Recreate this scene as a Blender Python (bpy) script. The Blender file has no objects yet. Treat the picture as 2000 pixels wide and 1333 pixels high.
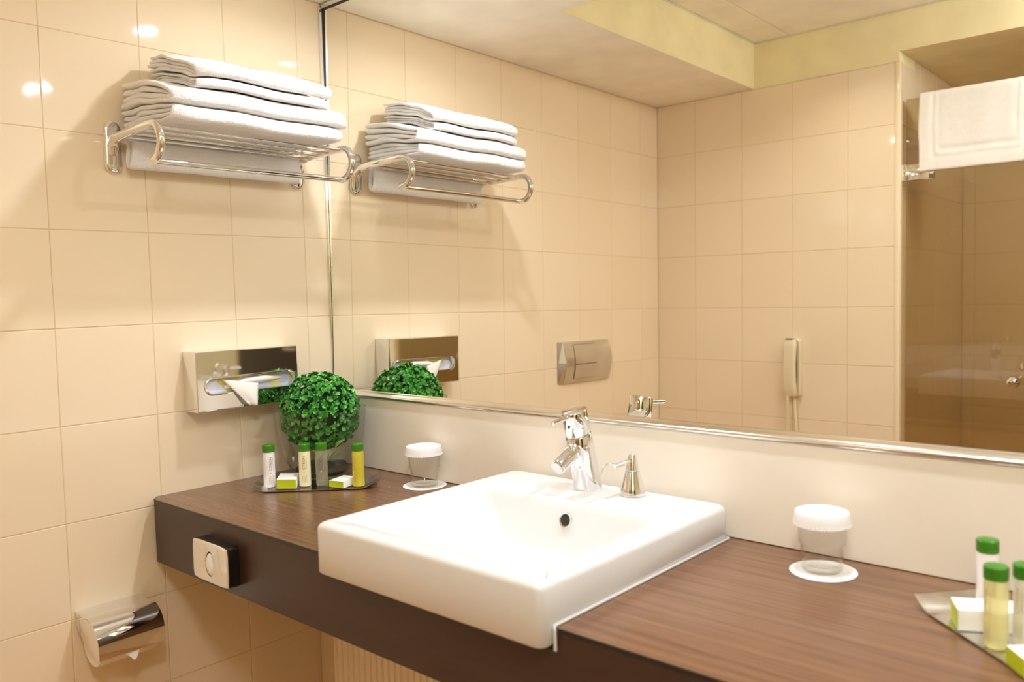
import bpy, bmesh, math, random
from mathutils import Vector, Matrix, noise
import numpy as np

random.seed(7)
rng = np.random.default_rng(7)
PI = math.pi
scene = bpy.context.scene
COL = scene.collection

# ------------------------------------------------------------------ camera
cam_d = bpy.data.cameras.new('camera')
cam = bpy.data.objects.new('camera', cam_d)
COL.objects.link(cam)
RIGHT = Vector((0.7543853562534035, 0.6559103982857257, -0.02615881669888795))
DOWN = Vector((0.015714402875230866, -0.05788357265345248, -0.9981996541569964))
FWD = Vector((-0.6562436984937077, 0.7526161315289044, -0.05397375982610955))
m = Matrix.Identity(4)
for i in range(3):
    m[i][0] = RIGHT[i]
    m[i][1] = -DOWN[i]
    m[i][2] = -FWD[i]
m[0][3], m[1][3], m[2][3] = 1.8325, -1.29542, 1.30366
cam.matrix_world = m
cam_d.sensor_width = 36.0
cam_d.lens = 36.0 * 1626.98 / 2000.0
cam_d.shift_x = -46.45 / 2000.0
cam_d.shift_y = -12.21 / 2000.0
cam_d.clip_start = 0.02
scene.camera = cam
cam_d.dof.use_dof = True
cam_d.dof.focus_distance = 1.85
cam_d.dof.aperture_fstop = 3.6

# ------------------------------------------------------------------ world, light, exposure
w = bpy.data.worlds.new('world')
scene.world = w
w.use_nodes = True
w.node_tree.nodes['Background'].inputs[0].default_value = (1, 0.9, 0.78, 1)
w.node_tree.nodes['Background'].inputs[1].default_value = 0.02
scene.view_settings.view_transform = 'Standard'
scene.view_settings.look = 'None'
scene.view_settings.gamma = 1.0
scene.view_settings.use_curve_mapping = False
scene.view_settings.exposure = 0.1
LAMP_POWER = 4.5
CEIL_POWER = 1.5
CEIL_COL = (1.0, 0.97, 0.90)
FILL_POWER = 20.5  # globe lamp added for soft fill
FILL_COL = (0.93, 0.99, 1.07)
FILL_AT = (1.90, -1.31)
LAMP_COL = (0.94, 0.985, 1.08)
LAMP_SPREAD = math.radians(168)
LAMPS = [(0.50, -0.222), (1.38, -0.205), (2.26, -0.205)]
CEIL_LAMPS = [(0.85, -1.20)]
scene.cycles.use_denoising = True
scene.cycles.max_bounces = 14
scene.cycles.diffuse_bounces = 6
scene.cycles.glossy_bounces = 8
scene.cycles.transmission_bounces = 10
scene.cycles.transparent_max_bounces = 12
scene.cycles.sample_clamp_indirect = 6.0
scene.cycles.caustics_reflective = True
scene.cycles.caustics_refractive = True

# ------------------------------------------------------------------ helpers
def lin(r, g, b):
    f = lambda c: (c / 255 / 12.92) if c / 255 <= 0.04045 else ((c / 255 + 0.055) / 1.055) ** 2.4
    return (f(r), f(g), f(b), 1.0)


def nodes_of(name):
    mt = bpy.data.materials.new(name)
    mt.use_nodes = True
    nt = mt.node_tree
    return mt, nt, nt.nodes['Principled BSDF']


def add_noise(nt, scale, detail=3.0, rough=0.5, vec=None, coord='Object', mapscale=None):
    tc = nt.nodes.new('ShaderNodeTexCoord')
    n = nt.nodes.new('ShaderNodeTexNoise')
    n.inputs['Scale'].default_value = scale
    n.inputs['Detail'].default_value = detail
    n.inputs['Roughness'].default_value = rough
    if mapscale:
        mp = nt.nodes.new('ShaderNodeMapping')
        mp.inputs['Scale'].default_value = mapscale
        nt.links.new(tc.outputs[coord], mp.inputs['Vector'])
        nt.links.new(mp.outputs['Vector'], n.inputs['Vector'])
    else:
        nt.links.new(tc.outputs[coord], n.inputs['Vector'])
    return n


def add_bump(nt, bsdf, src, strength, dist=0.001):
    b = nt.nodes.new('ShaderNodeBump')
    b.inputs['Strength'].default_value = strength
    b.inputs['Distance'].default_value = dist
    nt.links.new(src, b.inputs['Height'])
    nt.links.new(b.outputs['Normal'], bsdf.inputs['Normal'])


def mix_colors(nt, fac, c1, c2):
    r = nt.nodes.new('ShaderNodeValToRGB')
    r.color_ramp.elements[0].color = c1
    r.color_ramp.elements[1].color = c2
    nt.links.new(fac, r.inputs['Fac'])
    return r


def simple(name, col, rough=0.5, metal=0.0, spec=0.5, vary=0.06, bump=0.0, bscale=200, bdist=0.0005, nscale=8):
    """procedural principled material: slight noise in colour, optional fine relief"""
    mt, nt, p = nodes_of(name)
    p.inputs['Roughness'].default_value = rough
    p.inputs['Metallic'].default_value = metal
    p.inputs['Specular IOR Level'].default_value = spec
    n = add_noise(nt, nscale)
    c = Vector(col[:3])
    r = mix_colors(nt, n.outputs['Fac'], tuple(c * (1 - vary)) + (1,), tuple(min(1, x) for x in c * (1 + vary)) + (1,))
    r.color_ramp.elements[0].position = 0.3
    r.color_ramp.elements[1].position = 0.7
    nt.links.new(r.outputs['Color'], p.inputs['Base Color'])
    if bump:
        b = add_noise(nt, bscale, 2)
        add_bump(nt, p, b.outputs['Fac'], bump, bdist)
    return mt


M = {}


def make_materials():
    # glazed wall tile: per-tile tone, gently wavy glaze
    mt, nt, p = nodes_of('glazed_tile')
    oi = nt.nodes.new('ShaderNodeObjectInfo')
    a, b = lin(239, 220, 188), lin(241, 223, 193)
    r = mix_colors(nt, oi.outputs['Random'], a, b)
    nt.links.new(r.outputs['Color'], p.inputs['Base Color'])
    p.inputs['Roughness'].default_value = 0.045
    p.inputs['Specular IOR Level'].default_value = 0.5
    n = add_noise(nt, 9, 2)
    add_bump(nt, p, n.outputs['Fac'], 0.25, 0.002)
    M['tile'] = mt
    M['grout'] = simple('grout', lin(214, 190, 152), 0.85, bump=0.4, bscale=400)
    M['paint'] = simple('wall_paint', lin(238, 226, 180), 0.7, bump=0.15, bscale=120)
    M['ceiling'] = simple('ceiling_paint', lin(250, 244, 230), 0.75, bump=0.1, bscale=90)
    M['panel'] = simple('backsplash_laminate', lin(243, 234, 220), 0.25, vary=0.02)
    M['floor'] = simple('floor_tile', lin(214, 160, 104), 0.3)
    M['porcelain'] = simple('white_porcelain', lin(229, 229, 229), 0.07, vary=0.005)
    M['chrome'] = simple('chrome', (0.86, 0.86, 0.87), 0.04, metal=1.0, vary=0.01)
    M['steel'] = simple('brushed_steel', (0.72, 0.70, 0.67), 0.16, metal=1.0, vary=0.05)
    M['alu'] = simple('aluminium', (0.85, 0.84, 0.82), 0.2, metal=1.0, vary=0.02)
    M['dark'] = simple('dark_gap', lin(40, 34, 28), 0.6)
    M['black'] = simple('black_plastic', lin(32, 26, 24), 0.25)
    M['mirror'] = simple('mirror_silver', (0.93, 0.915, 0.87), 0.0, metal=1.0, vary=0.0)
    M['paper'] = simple('white_paper', lin(248, 246, 242), 0.8, vary=0.02, bump=0.1)
    M['tissue'] = simple('tissue_paper', lin(246, 240, 232), 0.85, vary=0.02, bump=0.2)
    M['cap'] = simple('paper_cap', lin(250, 250, 250), 0.7, vary=0.01)
    M['lime'] = simple('lime_card', lin(190, 200, 20), 0.5, vary=0.03)
    M['phone'] = simple('cream_plastic', lin(226, 212, 176), 0.35, vary=0.02)
    M['radiator'] = simple('radiator_enamel', lin(244, 230, 202), 0.35, vary=0.02)
    M['door'] = simple('dark_stand_in', lin(46, 30, 30), 0.4, vary=0.25, nscale=3)  # dark tone of the added stand-in that the chrome reflects
    M['lampglass'] = simple('frosted_lamp', lin(240, 238, 230), 0.3)
    # terry cloth
    mt, nt, p = nodes_of('terry_cloth')
    p.inputs['Base Color'].default_value = lin(248, 245, 242)
    p.inputs['Roughness'].default_value = 0.95
    p.inputs['Sheen Weight'].default_value = 0.3
    p.inputs['Subsurface Weight'].default_value = 0.35
    p.inputs['Subsurface Radius'].default_value = (1.0, 0.85, 0.75)
    p.inputs['Subsurface Scale'].default_value = 0.012
    n = add_noise(nt, 330, 3, 0.6)
    r = mix_colors(nt, n.outputs['Fac'], lin(236, 231, 226), lin(252, 250, 248))
    nt.links.new(r.outputs['Color'], p.inputs['Base Color'])
    n2 = add_noise(nt, 70, 3, 0.6)
    ad = nt.nodes.new('ShaderNodeMath')
    ad.operation = 'ADD'
    nt.links.new(n.outputs['Fac'], ad.inputs[0])
    nt.links.new(n2.outputs['Fac'], ad.inputs[1])
    add_bump(nt, p, ad.outputs[0], 0.7, 0.004)
    M['terry'] = mt
    M['mat_cotton'] = simple('mat_cotton', lin(244, 240, 234), 0.95, vary=0.02, nscale=60, bump=0.35, bscale=500, bdist=0.0012)
    # wood laminate, grain along x
    mt, nt, p = nodes_of('wood_laminate')
    n1 = add_noise(nt, 1.0, 6, 0.62, mapscale=(2.2, 95, 95))
    n2 = add_noise(nt, 1.0, 3, 0.5, mapscale=(14, 420, 420))
    mx = nt.nodes.new('ShaderNodeMath')
    mx.operation = 'MULTIPLY_ADD'
    nt.links.new(n2.outputs['Fac'], mx.inputs[0])
    mx.inputs[1].default_value = 0.45
    nt.links.new(n1.outputs['Fac'], mx.inputs[2])
    r = mix_colors(nt, mx.outputs[0], lin(92, 61, 42), lin(136, 99, 71))
    r.color_ramp.elements[0].position = 0.4
    r.color_ramp.elements[1].position = 0.98
    nt.links.new(r.outputs['Color'], p.inputs['Base Color'])
    p.inputs['Roughness'].default_value = 0.24
    add_bump(nt, p, n2.outputs['Fac'], 0.12, 0.0006)
    M['wood'] = mt
    # front laminate: dark wood with the front's shade mixed into its colour
    mt, nt, p = nodes_of('shaded_front_laminate')
    n1 = add_noise(nt, 1.0, 6, 0.6, mapscale=(2.0, 60, 60))
    r = mix_colors(nt, n1.outputs['Fac'], lin(50, 31, 23), lin(70, 46, 35))
    nt.links.new(r.outputs['Color'], p.inputs['Base Color'])
    p.inputs['Roughness'].default_value = 0.35
    M['fascia'] = mt
    # thin-walled glass (vase, shower door): fresnel mix of clear and mirror
    def thin(name, tint, ior):
        mt, nt, p = nodes_of(name)
        nt.nodes.remove(p)
        out = nt.nodes['Material Output']
        tr = nt.nodes.new('ShaderNodeBsdfTransparent')
        tr.inputs[0].default_value = tint
        gl = nt.nodes.new('ShaderNodeBsdfGlossy')
        gl.inputs['Roughness'].default_value = 0.0
        lw = nt.nodes.new('ShaderNodeLayerWeight')
        lw.inputs['Blend'].default_value = 0.5
        pw = nt.nodes.new('ShaderNodeMath')
        pw.operation = 'POWER'
        nt.links.new(lw.outputs['Facing'], pw.inputs[0])
        pw.inputs[1].default_value = 5.0
        fr = nt.nodes.new('ShaderNodeMath')
        fr.operation = 'MULTIPLY_ADD'
        nt.links.new(pw.outputs[0], fr.inputs[0])
        fr.inputs[1].default_value = 0.9
        fr.inputs[2].default_value = ior
        mxs = nt.nodes.new('ShaderNodeMixShader')
        nt.links.new(fr.outputs[0], mxs.inputs[0])
        nt.links.new(tr.outputs[0], mxs.inputs[1])
        nt.links.new(gl.outputs[0], mxs.inputs[2])
        nt.links.new(mxs.outputs[0], out.inputs['Surface'])
        return mt
    M['glass'] = thin('tumbler_glass', (0.993, 0.993, 0.988, 1), 0.018)
    M['vase'] = thin('vase_glass', (0.93, 0.94, 0.92, 1), 0.03)
    M['shower_glass'] = thin('shower_glass', (0.84, 0.79, 0.68, 1), 0.085)
    # leaves, tone varies per leaf through a colour attribute
    mt, nt, p = nodes_of('box_leaf')
    at = nt.nodes.new('ShaderNodeAttribute')
    at.attribute_name = 'tone'
    r = mix_colors(nt, at.outputs['Fac'], lin(12, 92, 24), lin(104, 202, 76))
    nt.links.new(r.outputs['Color'], p.inputs['Base Color'])
    p.inputs['Roughness'].default_value = 0.3
    M['leaf'] = mt
    M['stem'] = simple('dark_stems', lin(20, 50, 20), 0.7, vary=0.3, nscale=60)
    M['blade'] = simple('grass_blade', lin(118, 140, 40), 0.4, vary=0.2)
    M['pebble'] = simple('dark_vase_filling', lin(70, 62, 48), 0.5, vary=0.3, nscale=60)
    # bottle plastics
    M['white_plastic'] = simple('white_bottle', lin(246, 242, 242), 0.25, vary=0.01)
    M['cream_plastic'] = simple('cream_bottle', lin(246, 238, 196), 0.22, vary=0.02)
    M['green_cap'] = simple('green_cap', lin(62, 128, 24), 0.28, vary=0.12, nscale=30)
    M['ink'] = simple('brown_print', lin(120, 92, 78), 0.6)
    M['ink_light'] = simple('pale_brown_print', lin(176, 148, 120), 0.6)
    M['lemon'] = simple('yellow_print', lin(232, 205, 40), 0.5)
    for nm, c, t in (('yellow_gel', (0.97, 0.85, 0.10, 1), 0.45), ('clear_gel', (0.86, 0.84, 0.66, 1), 0.8), ('pale_gel', (0.97, 0.92, 0.5, 1), 0.45), ('milky_gel', (0.95, 0.92, 0.75, 1), 0.35)):
        mt, nt, p = nodes_of(nm)
        p.inputs['Base Color'].default_value = c
        p.inputs['Transmission Weight'].default_value = t
        p.inputs['Roughness'].default_value = 0.06
        p.inputs['IOR'].default_value = 1.25
        M[nm] = mt
    # printed tissue carton inside the holder
    mt, nt, p = nodes_of('printed_carton')
    tc = nt.nodes.new('ShaderNodeTexCoord')
    v = nt.nodes.new('ShaderNodeTexVoronoi')
    v.inputs['Scale'].default_value = 26
    nt.links.new(tc.outputs['Object'], v.inputs['Vector'])
    sx = nt.nodes.new('ShaderNodeSeparateColor')
    nt.links.new(v.outputs['Color'], sx.inputs[0])
    r = mix_colors(nt, sx.outputs[0], lin(235, 210, 60), lin(240, 238, 240))
    e = r.color_ramp.elements.new(0.28); e.color = lin(110, 170, 205)
    e = r.color_ramp.elements.new(0.5); e.color = lin(190, 190, 215)
    nt.links.new(r.outputs['Color'], p.inputs['Base Color'])
    M['carton'] = mt


make_materials()


def mesh_obj(name, bm, mat, parent=None, loc=None, smooth=True, angle=0.7):
    """one mesh object; when parented, vertices are moved into the parent's frame (parents carry no rotation while building)"""
    me = bpy.data.meshes.new(name)
    if isinstance(bm, bmesh.types.BMesh):
        bm.to_mesh(me)
        bm.free()
    else:
        v, f = bm
        me.from_pydata([tuple(p) for p in v], [], f)
        me.update()
    off = None
    if parent is not None and loc is None:
        off = world_loc(parent)
    elif loc is not None:
        off = Vector(loc)
    if off is not None:
        me.transform(Matrix.Translation(-off))
    if smooth:
        me.polygons.foreach_set('use_smooth', [True] * len(me.polygons))
        try:
            me.set_sharp_from_angle(angle=angle)
        except Exception:
            pass
    me.materials.append(M[mat] if isinstance(mat, str) else mat)
    o = bpy.data.objects.new(name, me)
    COL.objects.link(o)
    if parent is not None:
        o.parent = parent
    elif loc is not None:
        o.location = loc
    return o


def world_loc(o):
    v = Vector(o.location)
    p = o.parent
    while p:
        v = v + Vector(p.location)
        p = p.parent
    return v


def thing(name, label, cat, loc=(0, 0, 0), group=None):
    o = bpy.data.objects.new(name, None)
    o.empty_display_size = 0.05
    COL.objects.link(o)
    o.location = loc
    o['label'] = label
    o['category'] = cat
    if group:
        o['group'] = group
    return o


def tag(o, label, cat, group=None):
    o['label'] = label
    o['category'] = cat
    if group:
        o['group'] = group
    return o


def struct(o):
    o['kind'] = 'structure'
    return o


def box(bm, lo, hi, bevel=0.0, seg=2):
    r = bmesh.ops.create_cube(bm, size=1.0)
    vs = r['verts']
    lo, hi = Vector(lo), Vector(hi)
    for v in vs:
        v.co = Vector(((lo[i] + hi[i]) / 2 + v.co[i] * (hi[i] - lo[i]) for i in range(3)))
    if bevel:
        es = list({e for v in vs for e in v.link_edges})
        bmesh.ops.bevel(bm, geom=es, offset=bevel, segments=seg, affect='EDGES', profile=0.5)


def boxm(lo, hi, bevel=0.0, seg=2):
    bm = bmesh.new()
    box(bm, lo, hi, bevel, seg)
    return bm


def lathe(profile, center=(0, 0, 0), n=32, bm=None, cap=True, axis='z'):
    """revolve (r, z) profile around the vertical through center"""
    bm = bm or bmesh.new()
    cx, cy, cz = center
    rings = []
    for r, z in profile:
        if r <= 1e-6:
            rings.append([bm.verts.new((cx, cy, cz + z))])
        else:
            rings.append([bm.verts.new((cx + r * math.cos(2 * PI * k / n), cy + r * math.sin(2 * PI * k / n), cz + z)) for k in range(n)])
    for a, b in zip(rings, rings[1:]):
        if len(a) == 1 and len(b) == 1:
            continue
        for k in range(n):
            k2 = (k + 1) % n
            if len(a) == 1:
                bm.faces.new((a[0], b[k], b[k2]))
            elif len(b) == 1:
                bm.faces.new((a[k], a[k2], b[0]))
            else:
                bm.faces.new((a[k], a[k2], b[k2], b[k]))
    bmesh.ops.recalc_face_normals(bm, faces=bm.faces)
    return bm


def tube(pts, radii, n=12, bm=None, cap=True, closed=False):
    """tube along a polyline with per-point radius (scalar or list)"""
    bm = bm or bmesh.new()
    pts = [Vector(p) for p in pts]
    if not hasattr(radii, '__len__'):
        radii = [radii] * len(pts)
    tans = []
    for i in range(len(pts)):
        a = pts[max(i - 1, 0)]
        b = pts[min(i + 1, len(pts) - 1)]
        tans.append((b - a).normalized())
    t0 = tans[0]
    ref = Vector((0, 0, 1)) if abs(t0.z) < 0.9 else Vector((1, 0, 0))
    u = t0.cross(ref).normalized()
    rings = []
    for p, t, r in zip(pts, tans, radii):
        u = (u - t * u.dot(t)).normalized()
        v = t.cross(u)
        rings.append([bm.verts.new(p + (u * math.cos(2 * PI * k / n) + v * math.sin(2 * PI * k / n)) * r) for k in range(n)])
    for a, b in zip(rings, rings[1:]):
        for k in range(n):
            bm.faces.new((a[k], a[(k + 1) % n], b[(k + 1) % n], b[k]))
    if cap:
        bm.faces.new(rings[0][::-1])
        bm.faces.new(rings[-1])
    bmesh.ops.recalc_face_normals(bm, faces=bm.faces)
    return bm


def prism(poly, axis, a, b, bm=None, bevel=0.0):
    """extrude a 2-D polygon along axis from a to b; poly coordinates are the other two axes in order"""
    bm = bm or bmesh.new()
    def P(q, t):
        if axis == 0: return (t, q[0], q[1])
        if axis == 1: return (q[0], t, q[1])
        return (q[0], q[1], t)
    A = [bm.verts.new(P(q, a)) for q in poly]
    B = [bm.verts.new(P(q, b)) for q in poly]
    n = len(poly)
    fs = [bm.faces.new(A), bm.faces.new(B[::-1])]
    for i in range(n):
        fs.append(bm.faces.new((A[i], B[i], B[(i + 1) % n], A[(i + 1) % n])))
    bmesh.ops.recalc_face_normals(bm, faces=bm.faces)
    if bevel:
        bmesh.ops.bevel(bm, geom=list(bm.edges), offset=bevel, segments=2, affect='EDGES', profile=0.5)
    return bm


def rrect(cx, cy, hx, hy, r, seg=5):
    """rounded rectangle outline, counter-clockwise"""
    out = []
    r = min(r, hx, hy)
    for sx, sy, a0 in ((1, 1, 0), (-1, 1, PI / 2), (-1, -1, PI), (1, -1, 1.5 * PI)):
        for k in range(seg + 1):
            a = a0 + PI / 2 * k / seg
            out.append((cx + sx * (hx - r) + r * math.cos(a), cy + sy * (hy - r) + r * math.sin(a)))
    return out


def loft(rings, bm=None, cap0=False, cap1=False, flip=False):
    bm = bm or bmesh.new()
    R = [[bm.verts.new(p) for p in ring] for ring in rings]
    n = len(R[0])
    for a, b in zip(R, R[1:]):
        for k in range(n):
            bm.faces.new((a[k], a[(k + 1) % n], b[(k + 1) % n], b[k]))
    if cap0:
        bm.faces.new(R[0][::-1])
    if cap1:
        bm.faces.new(R[-1])
    bmesh.ops.recalc_face_normals(bm, faces=bm.faces)
    return bm


def arc(c, r, a0, a1, n):
    return [(c[0] + r * math.cos(a0 + (a1 - a0) * k / n), c[1] + r * math.sin(a0 + (a1 - a0) * k / n)) for k in range(n + 1)]


# ------------------------------------------------------------------ measures
ZC = 0.870            # counter top
YB = -1.576           # opposite wall
XR = 3.40             # right wall
ZS = 2.052            # soffit underside / tile top
ZCEIL = 2.216
NX0, NX1, NY, NZ = 0.93, 1.78, -2.35, 2.085   # shower niche

# ------------------------------------------------------------------ room shell
struct(mesh_obj('floor', boxm((-0.1, NY - 0.1, -0.1), (XR + 0.1, 0.2, 0.0)), 'floor'))
wall_left = struct(mesh_obj('wall_left', boxm((-0.1, YB - 0.1, 0), (-0.0007, 0.2, 2.4)), 'grout'))
wall_back = struct(mesh_obj('wall_back', boxm((-0.0007, 0.012, 0), (XR + 0.1, 0.2, 2.4)), 'paint'))
wall_right = struct(mesh_obj('wall_right', boxm((XR, YB - 0.1, 0), (XR + 0.1, 0.012, 2.4)), 'paint'))
bm = bmesh.new()
box(bm, (-0.0007, YB - 0.16, 0), (NX0 - 0.0007, YB - 0.0007, ZS))
wall_opp = struct(mesh_obj('wall_opposite', bm, 'grout'))
bm = bmesh.new()
box(bm, (-0.0007, YB - 0.16, ZS), (NX0, YB, 2.4))
box(bm, (NX0, YB - 0.16, NZ), (NX1, YB, 2.4))
box(bm, (NX1, YB - 0.16, 0), (XR, YB, 2.4))
struct(mesh_obj('wall_opposite_upper', bm, 'paint'))
wall_niche_left = struct(mesh_obj('wall_niche_left', boxm((NX0 - 0.1, NY - 0.1, 0), (NX0 - 0.0007, YB - 0.161, 2.4)), 'grout'))
wall_niche_back = struct(mesh_obj('wall_niche_back', boxm((NX0 - 0.0006, NY - 0.1, 0), (NX1 + 0.1, NY - 0.0007, 2.4)), 'grout'))
struct(mesh_obj('wall_niche_right', boxm((NX1, NY - 0.006, 0), (NX1 + 0.1, YB - 0.161, 2.4)), 'paint'))
struct(mesh_obj('ceiling_niche', boxm((NX0 - 0.006, NY - 0.006, NZ), (NX1, YB - 0.161, 2.4)), 'paint'))

# ceiling: panels with open joints, soffit L
ceiling = struct(mesh_obj('ceiling', boxm((-0.1, YB - 0.1, ZCEIL + 0.012), (XR + 0.1, 0.2, ZCEIL + 0.1)), 'dark'))
SX, SY = 0.415, -0.46
edges = [SX + 0.004, 0.558, 1.158, 1.758, 2.358, 2.958, XR - 0.004]
for a, b in zip(edges, edges[1:]):
    mesh_obj('ceiling_panel', boxm((a + 0.001, YB + 0.006, ZCEIL), (b - 0.001, SY - 0.006, ZCEIL + 0.012), 0.001, 1), 'ceiling', ceiling)
bm = bmesh.new()
box(bm, (0, YB, ZS), (SX, 0.012, ZCEIL + 0.05))
box(bm, (SX, SY, ZS), (XR, 0.012, ZCEIL + 0.05))
struct(mesh_obj('ceiling_soffit', bm, 'ceiling'))
bm = bmesh.new()
prism([(SX, YB), (SX + 0.0015, YB), (SX + 0.0015, SY - 0.0015), (XR, SY - 0.0015), (XR, SY), (SX, SY)], 2, ZS + 0.0003, ZCEIL, bm)
struct(mesh_obj('ceiling_soffit_face', bm, 'paint'))
# shadow-gap angle trims round the panel field
struct(mesh_obj('trim_1', boxm((SX, YB + 0.0005, ZCEIL - 0.004), (SX + 0.012, SY - 0.012, ZCEIL - 0.0005)), 'alu'))
struct(mesh_obj('trim_2', boxm((SX + 0.012, YB + 0.0005, ZCEIL - 0.004), (XR - 0.001, YB + 0.010, ZCEIL - 0.0005)), 'alu'))
# corner profile at the shower opening
struct(mesh_obj('trim_3', boxm((NX0 - 0.014, YB - 0.02, 0), (NX0 + 0.004, YB + 0.0015, ZS), 0.003, 2), 'tile'))

# boxing under the counter against the mirror wall
struct(mesh_obj('wall_boxing', boxm((0.0005, -0.077, 0), (XR, 0.0115, 0.70)), 'tile'))
# added dark stand-in, door-shaped and unseen, for the person mirrored in the chrome
door = struct(mesh_obj('stand_in_door', boxm((2.52, YB + 0.001, 0.0), (3.28, YB + 0.03, 2.0), 0.004), 'door'))
mesh_obj('stand_in_frame', prism([(2.45, 0), (2.52, 0), (2.52, 2.0), (3.28, 2.0), (3.28, 0), (3.35, 0), (3.35, 2.04), (2.45, 2.04)], 1, YB + 0.0005, YB + 0.022), 'door', door)
mesh_obj('stand_in_handle', tube([(2.60, YB + 0.03, 1.02), (2.60, YB + 0.07, 1.02), (2.62, YB + 0.078, 1.02), (2.72, YB + 0.078, 1.02)], 0.009), 'chrome', door)

# ------------------------------------------------------------------ wall tiles (each its own object)
TILE_CACHE = {}


def tile_mesh(wid, hei):
    """tile facing +X, centred on the origin in YZ, glaze surface at x = 0, pillowed rim"""
    key = (round(wid, 4), round(hei, 4))
    if key in TILE_CACHE:
        return TILE_CACHE[key]
    g = 0.0015
    hx, hy = (wid - g) / 2, (hei - g) / 2
    def ring(ix, x):
        return [(x, sy * (hx - ix), sz * (hy - ix)) for sy, sz in ((1, 1), (-1, 1), (-1, -1), (1, -1))]
    bm = loft([ring(0, -0.0018), ring(0, -0.0006), ring(0.0004, -0.0003), ring(0.0014, 0.0)], cap1=True)
    for f in bm.faces:
        f.normal_update()
    me = bpy.data.meshes.new('tile')
    bm.to_mesh(me)
    bm.free()
    me.polygons.foreach_set('use_smooth', [True] * len(me.polygons))
    me.set_sharp_from_angle(angle=0.12)
    me.materials.append(M['tile'])
    TILE_CACHE[key] = me
    return me


def tile_wall(parent, cols, rows, place, rotz):
    """cols/rows: boundaries; place(a, z) gives the world point of a column coordinate and a height"""
    for a, b in zip(cols, cols[1:]):
        for c, d in zip(rows, rows[1:]):
            o = bpy.data.objects.new('tile', tile_mesh(abs(b - a), abs(d - c)))
            COL.objects.link(o)
            o.parent = parent
            o.location = place((a + b) / 2, (c + d) / 2)
            s = 0.0013
            big = abs(b - a) > 0.1 and abs(d - c) > 0.1
            o.rotation_euler = (0, random.gauss(0, s) if big else 0, rotz + (random.gauss(0, s) if big else 0))


ROWS = [0.0] + [0.05 + 0.2 * k for k in range(11)]
ROWS[-1] = 2.05
W = 0.1971
ycols = [0.0] + [-0.0759 - W * k for k in range(8)] + [YB + 0.001]
tile_wall(wall_left, ycols, ROWS, lambda a, z: (0, a, z), 0)
xcols = [0.0, 0.1703, 0.3674, 0.5645, 0.7616, NX0 - 0.012]
tile_wall(wall_opp, xcols, ROWS, lambda a, z: (a, YB, z), PI / 2)
ncols = [YB - 0.021 - W * k for k in range(4)] + [NY + 0.001]
NROWS = ROWS[:-1] + [2.084]
tile_wall(wall_niche_left, ncols, NROWS, lambda a, z: (NX0, a, z), 0)
bcols = [NX0 + 0.001, 0.975, 0.975 + W, 0.975 + 2 * W, 0.975 + 3 * W, NX1 - 0.001]
tile_wall(wall_niche_back, bcols, NROWS, lambda a, z: (a, NY, z), PI / 2)

# ------------------------------------------------------------------ downlights
def downlight(x, y, z, power, label, spread, col=LAMP_COL):
    t = thing('downlight', label, 'downlight', (x, y, z))
    bm = lathe([(0.032, -0.001), (0.034, -0.006), (0.043, -0.005), (0.045, -0.0005)], (x, y, z), 32)
    mesh_obj('trim_ring', bm, 'alu', t)
    mesh_obj('lamp_lens', lathe([(0.0, -0.002), (0.032, -0.002)], (x, y, z), 24), 'lampglass', t)
    ld = bpy.data.lights.new('lamp', 'AREA')
    ld.shape = 'DISK'
    ld.size = 0.056
    ld.energy = power
    ld.color = col
    ld.spread = spread
    lo = bpy.data.objects.new('lamp', ld)
    COL.objects.link(lo)
    lo.parent = t
    lo.location = (0, 0, -0.0075)
    return t


for (x, y), lab in zip(LAMPS, ('round ceiling downlight above the counter by the tiled left wall',
                               'round ceiling downlight in the soffit above the washbasin',
                               'round ceiling downlight in the soffit beyond the right tray')):
    downlight(x, y, ZS, LAMP_POWER, lab, LAMP_SPREAD)
for (x, y) in CEIL_LAMPS:
    downlight(x, y, ZCEIL, CEIL_POWER, 'round downlight in the ceiling panel before the opposite tiled wall', math.radians(125), CEIL_COL)
# added globe lamp, out of view, giving the room soft fill light
dx_, dy_ = FILL_AT
t = thing('fill_light', 'added globe fill lamp on a metal base, out of view in the room', 'fill light', (dx_, dy_, ZCEIL))
mesh_obj('base', lathe([(0.0, -0.0005), (0.075, -0.0005), (0.078, -0.004), (0.070, -0.020), (0.050, -0.026), (0, -0.026)], (dx_, dy_, ZCEIL), 40), 'alu', t)
ld = bpy.data.lights.new('fill_globe', 'POINT')
ld.shadow_soft_size = 0.085
ld.energy = FILL_POWER
ld.color = FILL_COL
lo = bpy.data.objects.new('fill_globe', ld)
COL.objects.link(lo)
lo.parent = t
lo.location = (0, 0, -0.115)

# ------------------------------------------------------------------ mirror
NZM = 0.0109
MX0, MZ0, MZ1 = 0.0080, 1.050, 2.0335
def my(z):
    return NZM * (z - 1.85)
mir = thing('wall_mirror', 'large frameless wall mirror with slim metal trims above the backsplash', 'mirror', (0.0, 0.0, MZ0))
bm = bmesh.new()
x1 = XR - 0.02
v = [bm.verts.new(p) for p in ((MX0, my(MZ0), MZ0), (x1 + 0.0, my(MZ0), MZ0), (x1, my(MZ1), MZ1), (MX0, my(MZ1), MZ1))]
v2 = [bm.verts.new((q.co.x, q.co.y + 0.004, q.co.z)) for q in v]
bm.faces.new(v)
bm.faces.new(v2[::-1])
for i in range(4):
    bm.faces.new((v[i], v2[i], v2[(i + 1) % 4], v[(i + 1) % 4]))
bmesh.ops.recalc_face_normals(bm, faces=bm.faces)
mesh_obj('mirror_glass', bm, 'mirror', mir, smooth=False)
bm = bmesh.new()
box(bm, (0.0005, -0.0105, MZ0), (0.0054, 0.006, MZ1 + 0.006), 0.0008, 1)
mesh_obj('side_trim', bm, 'alu', mir)
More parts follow.
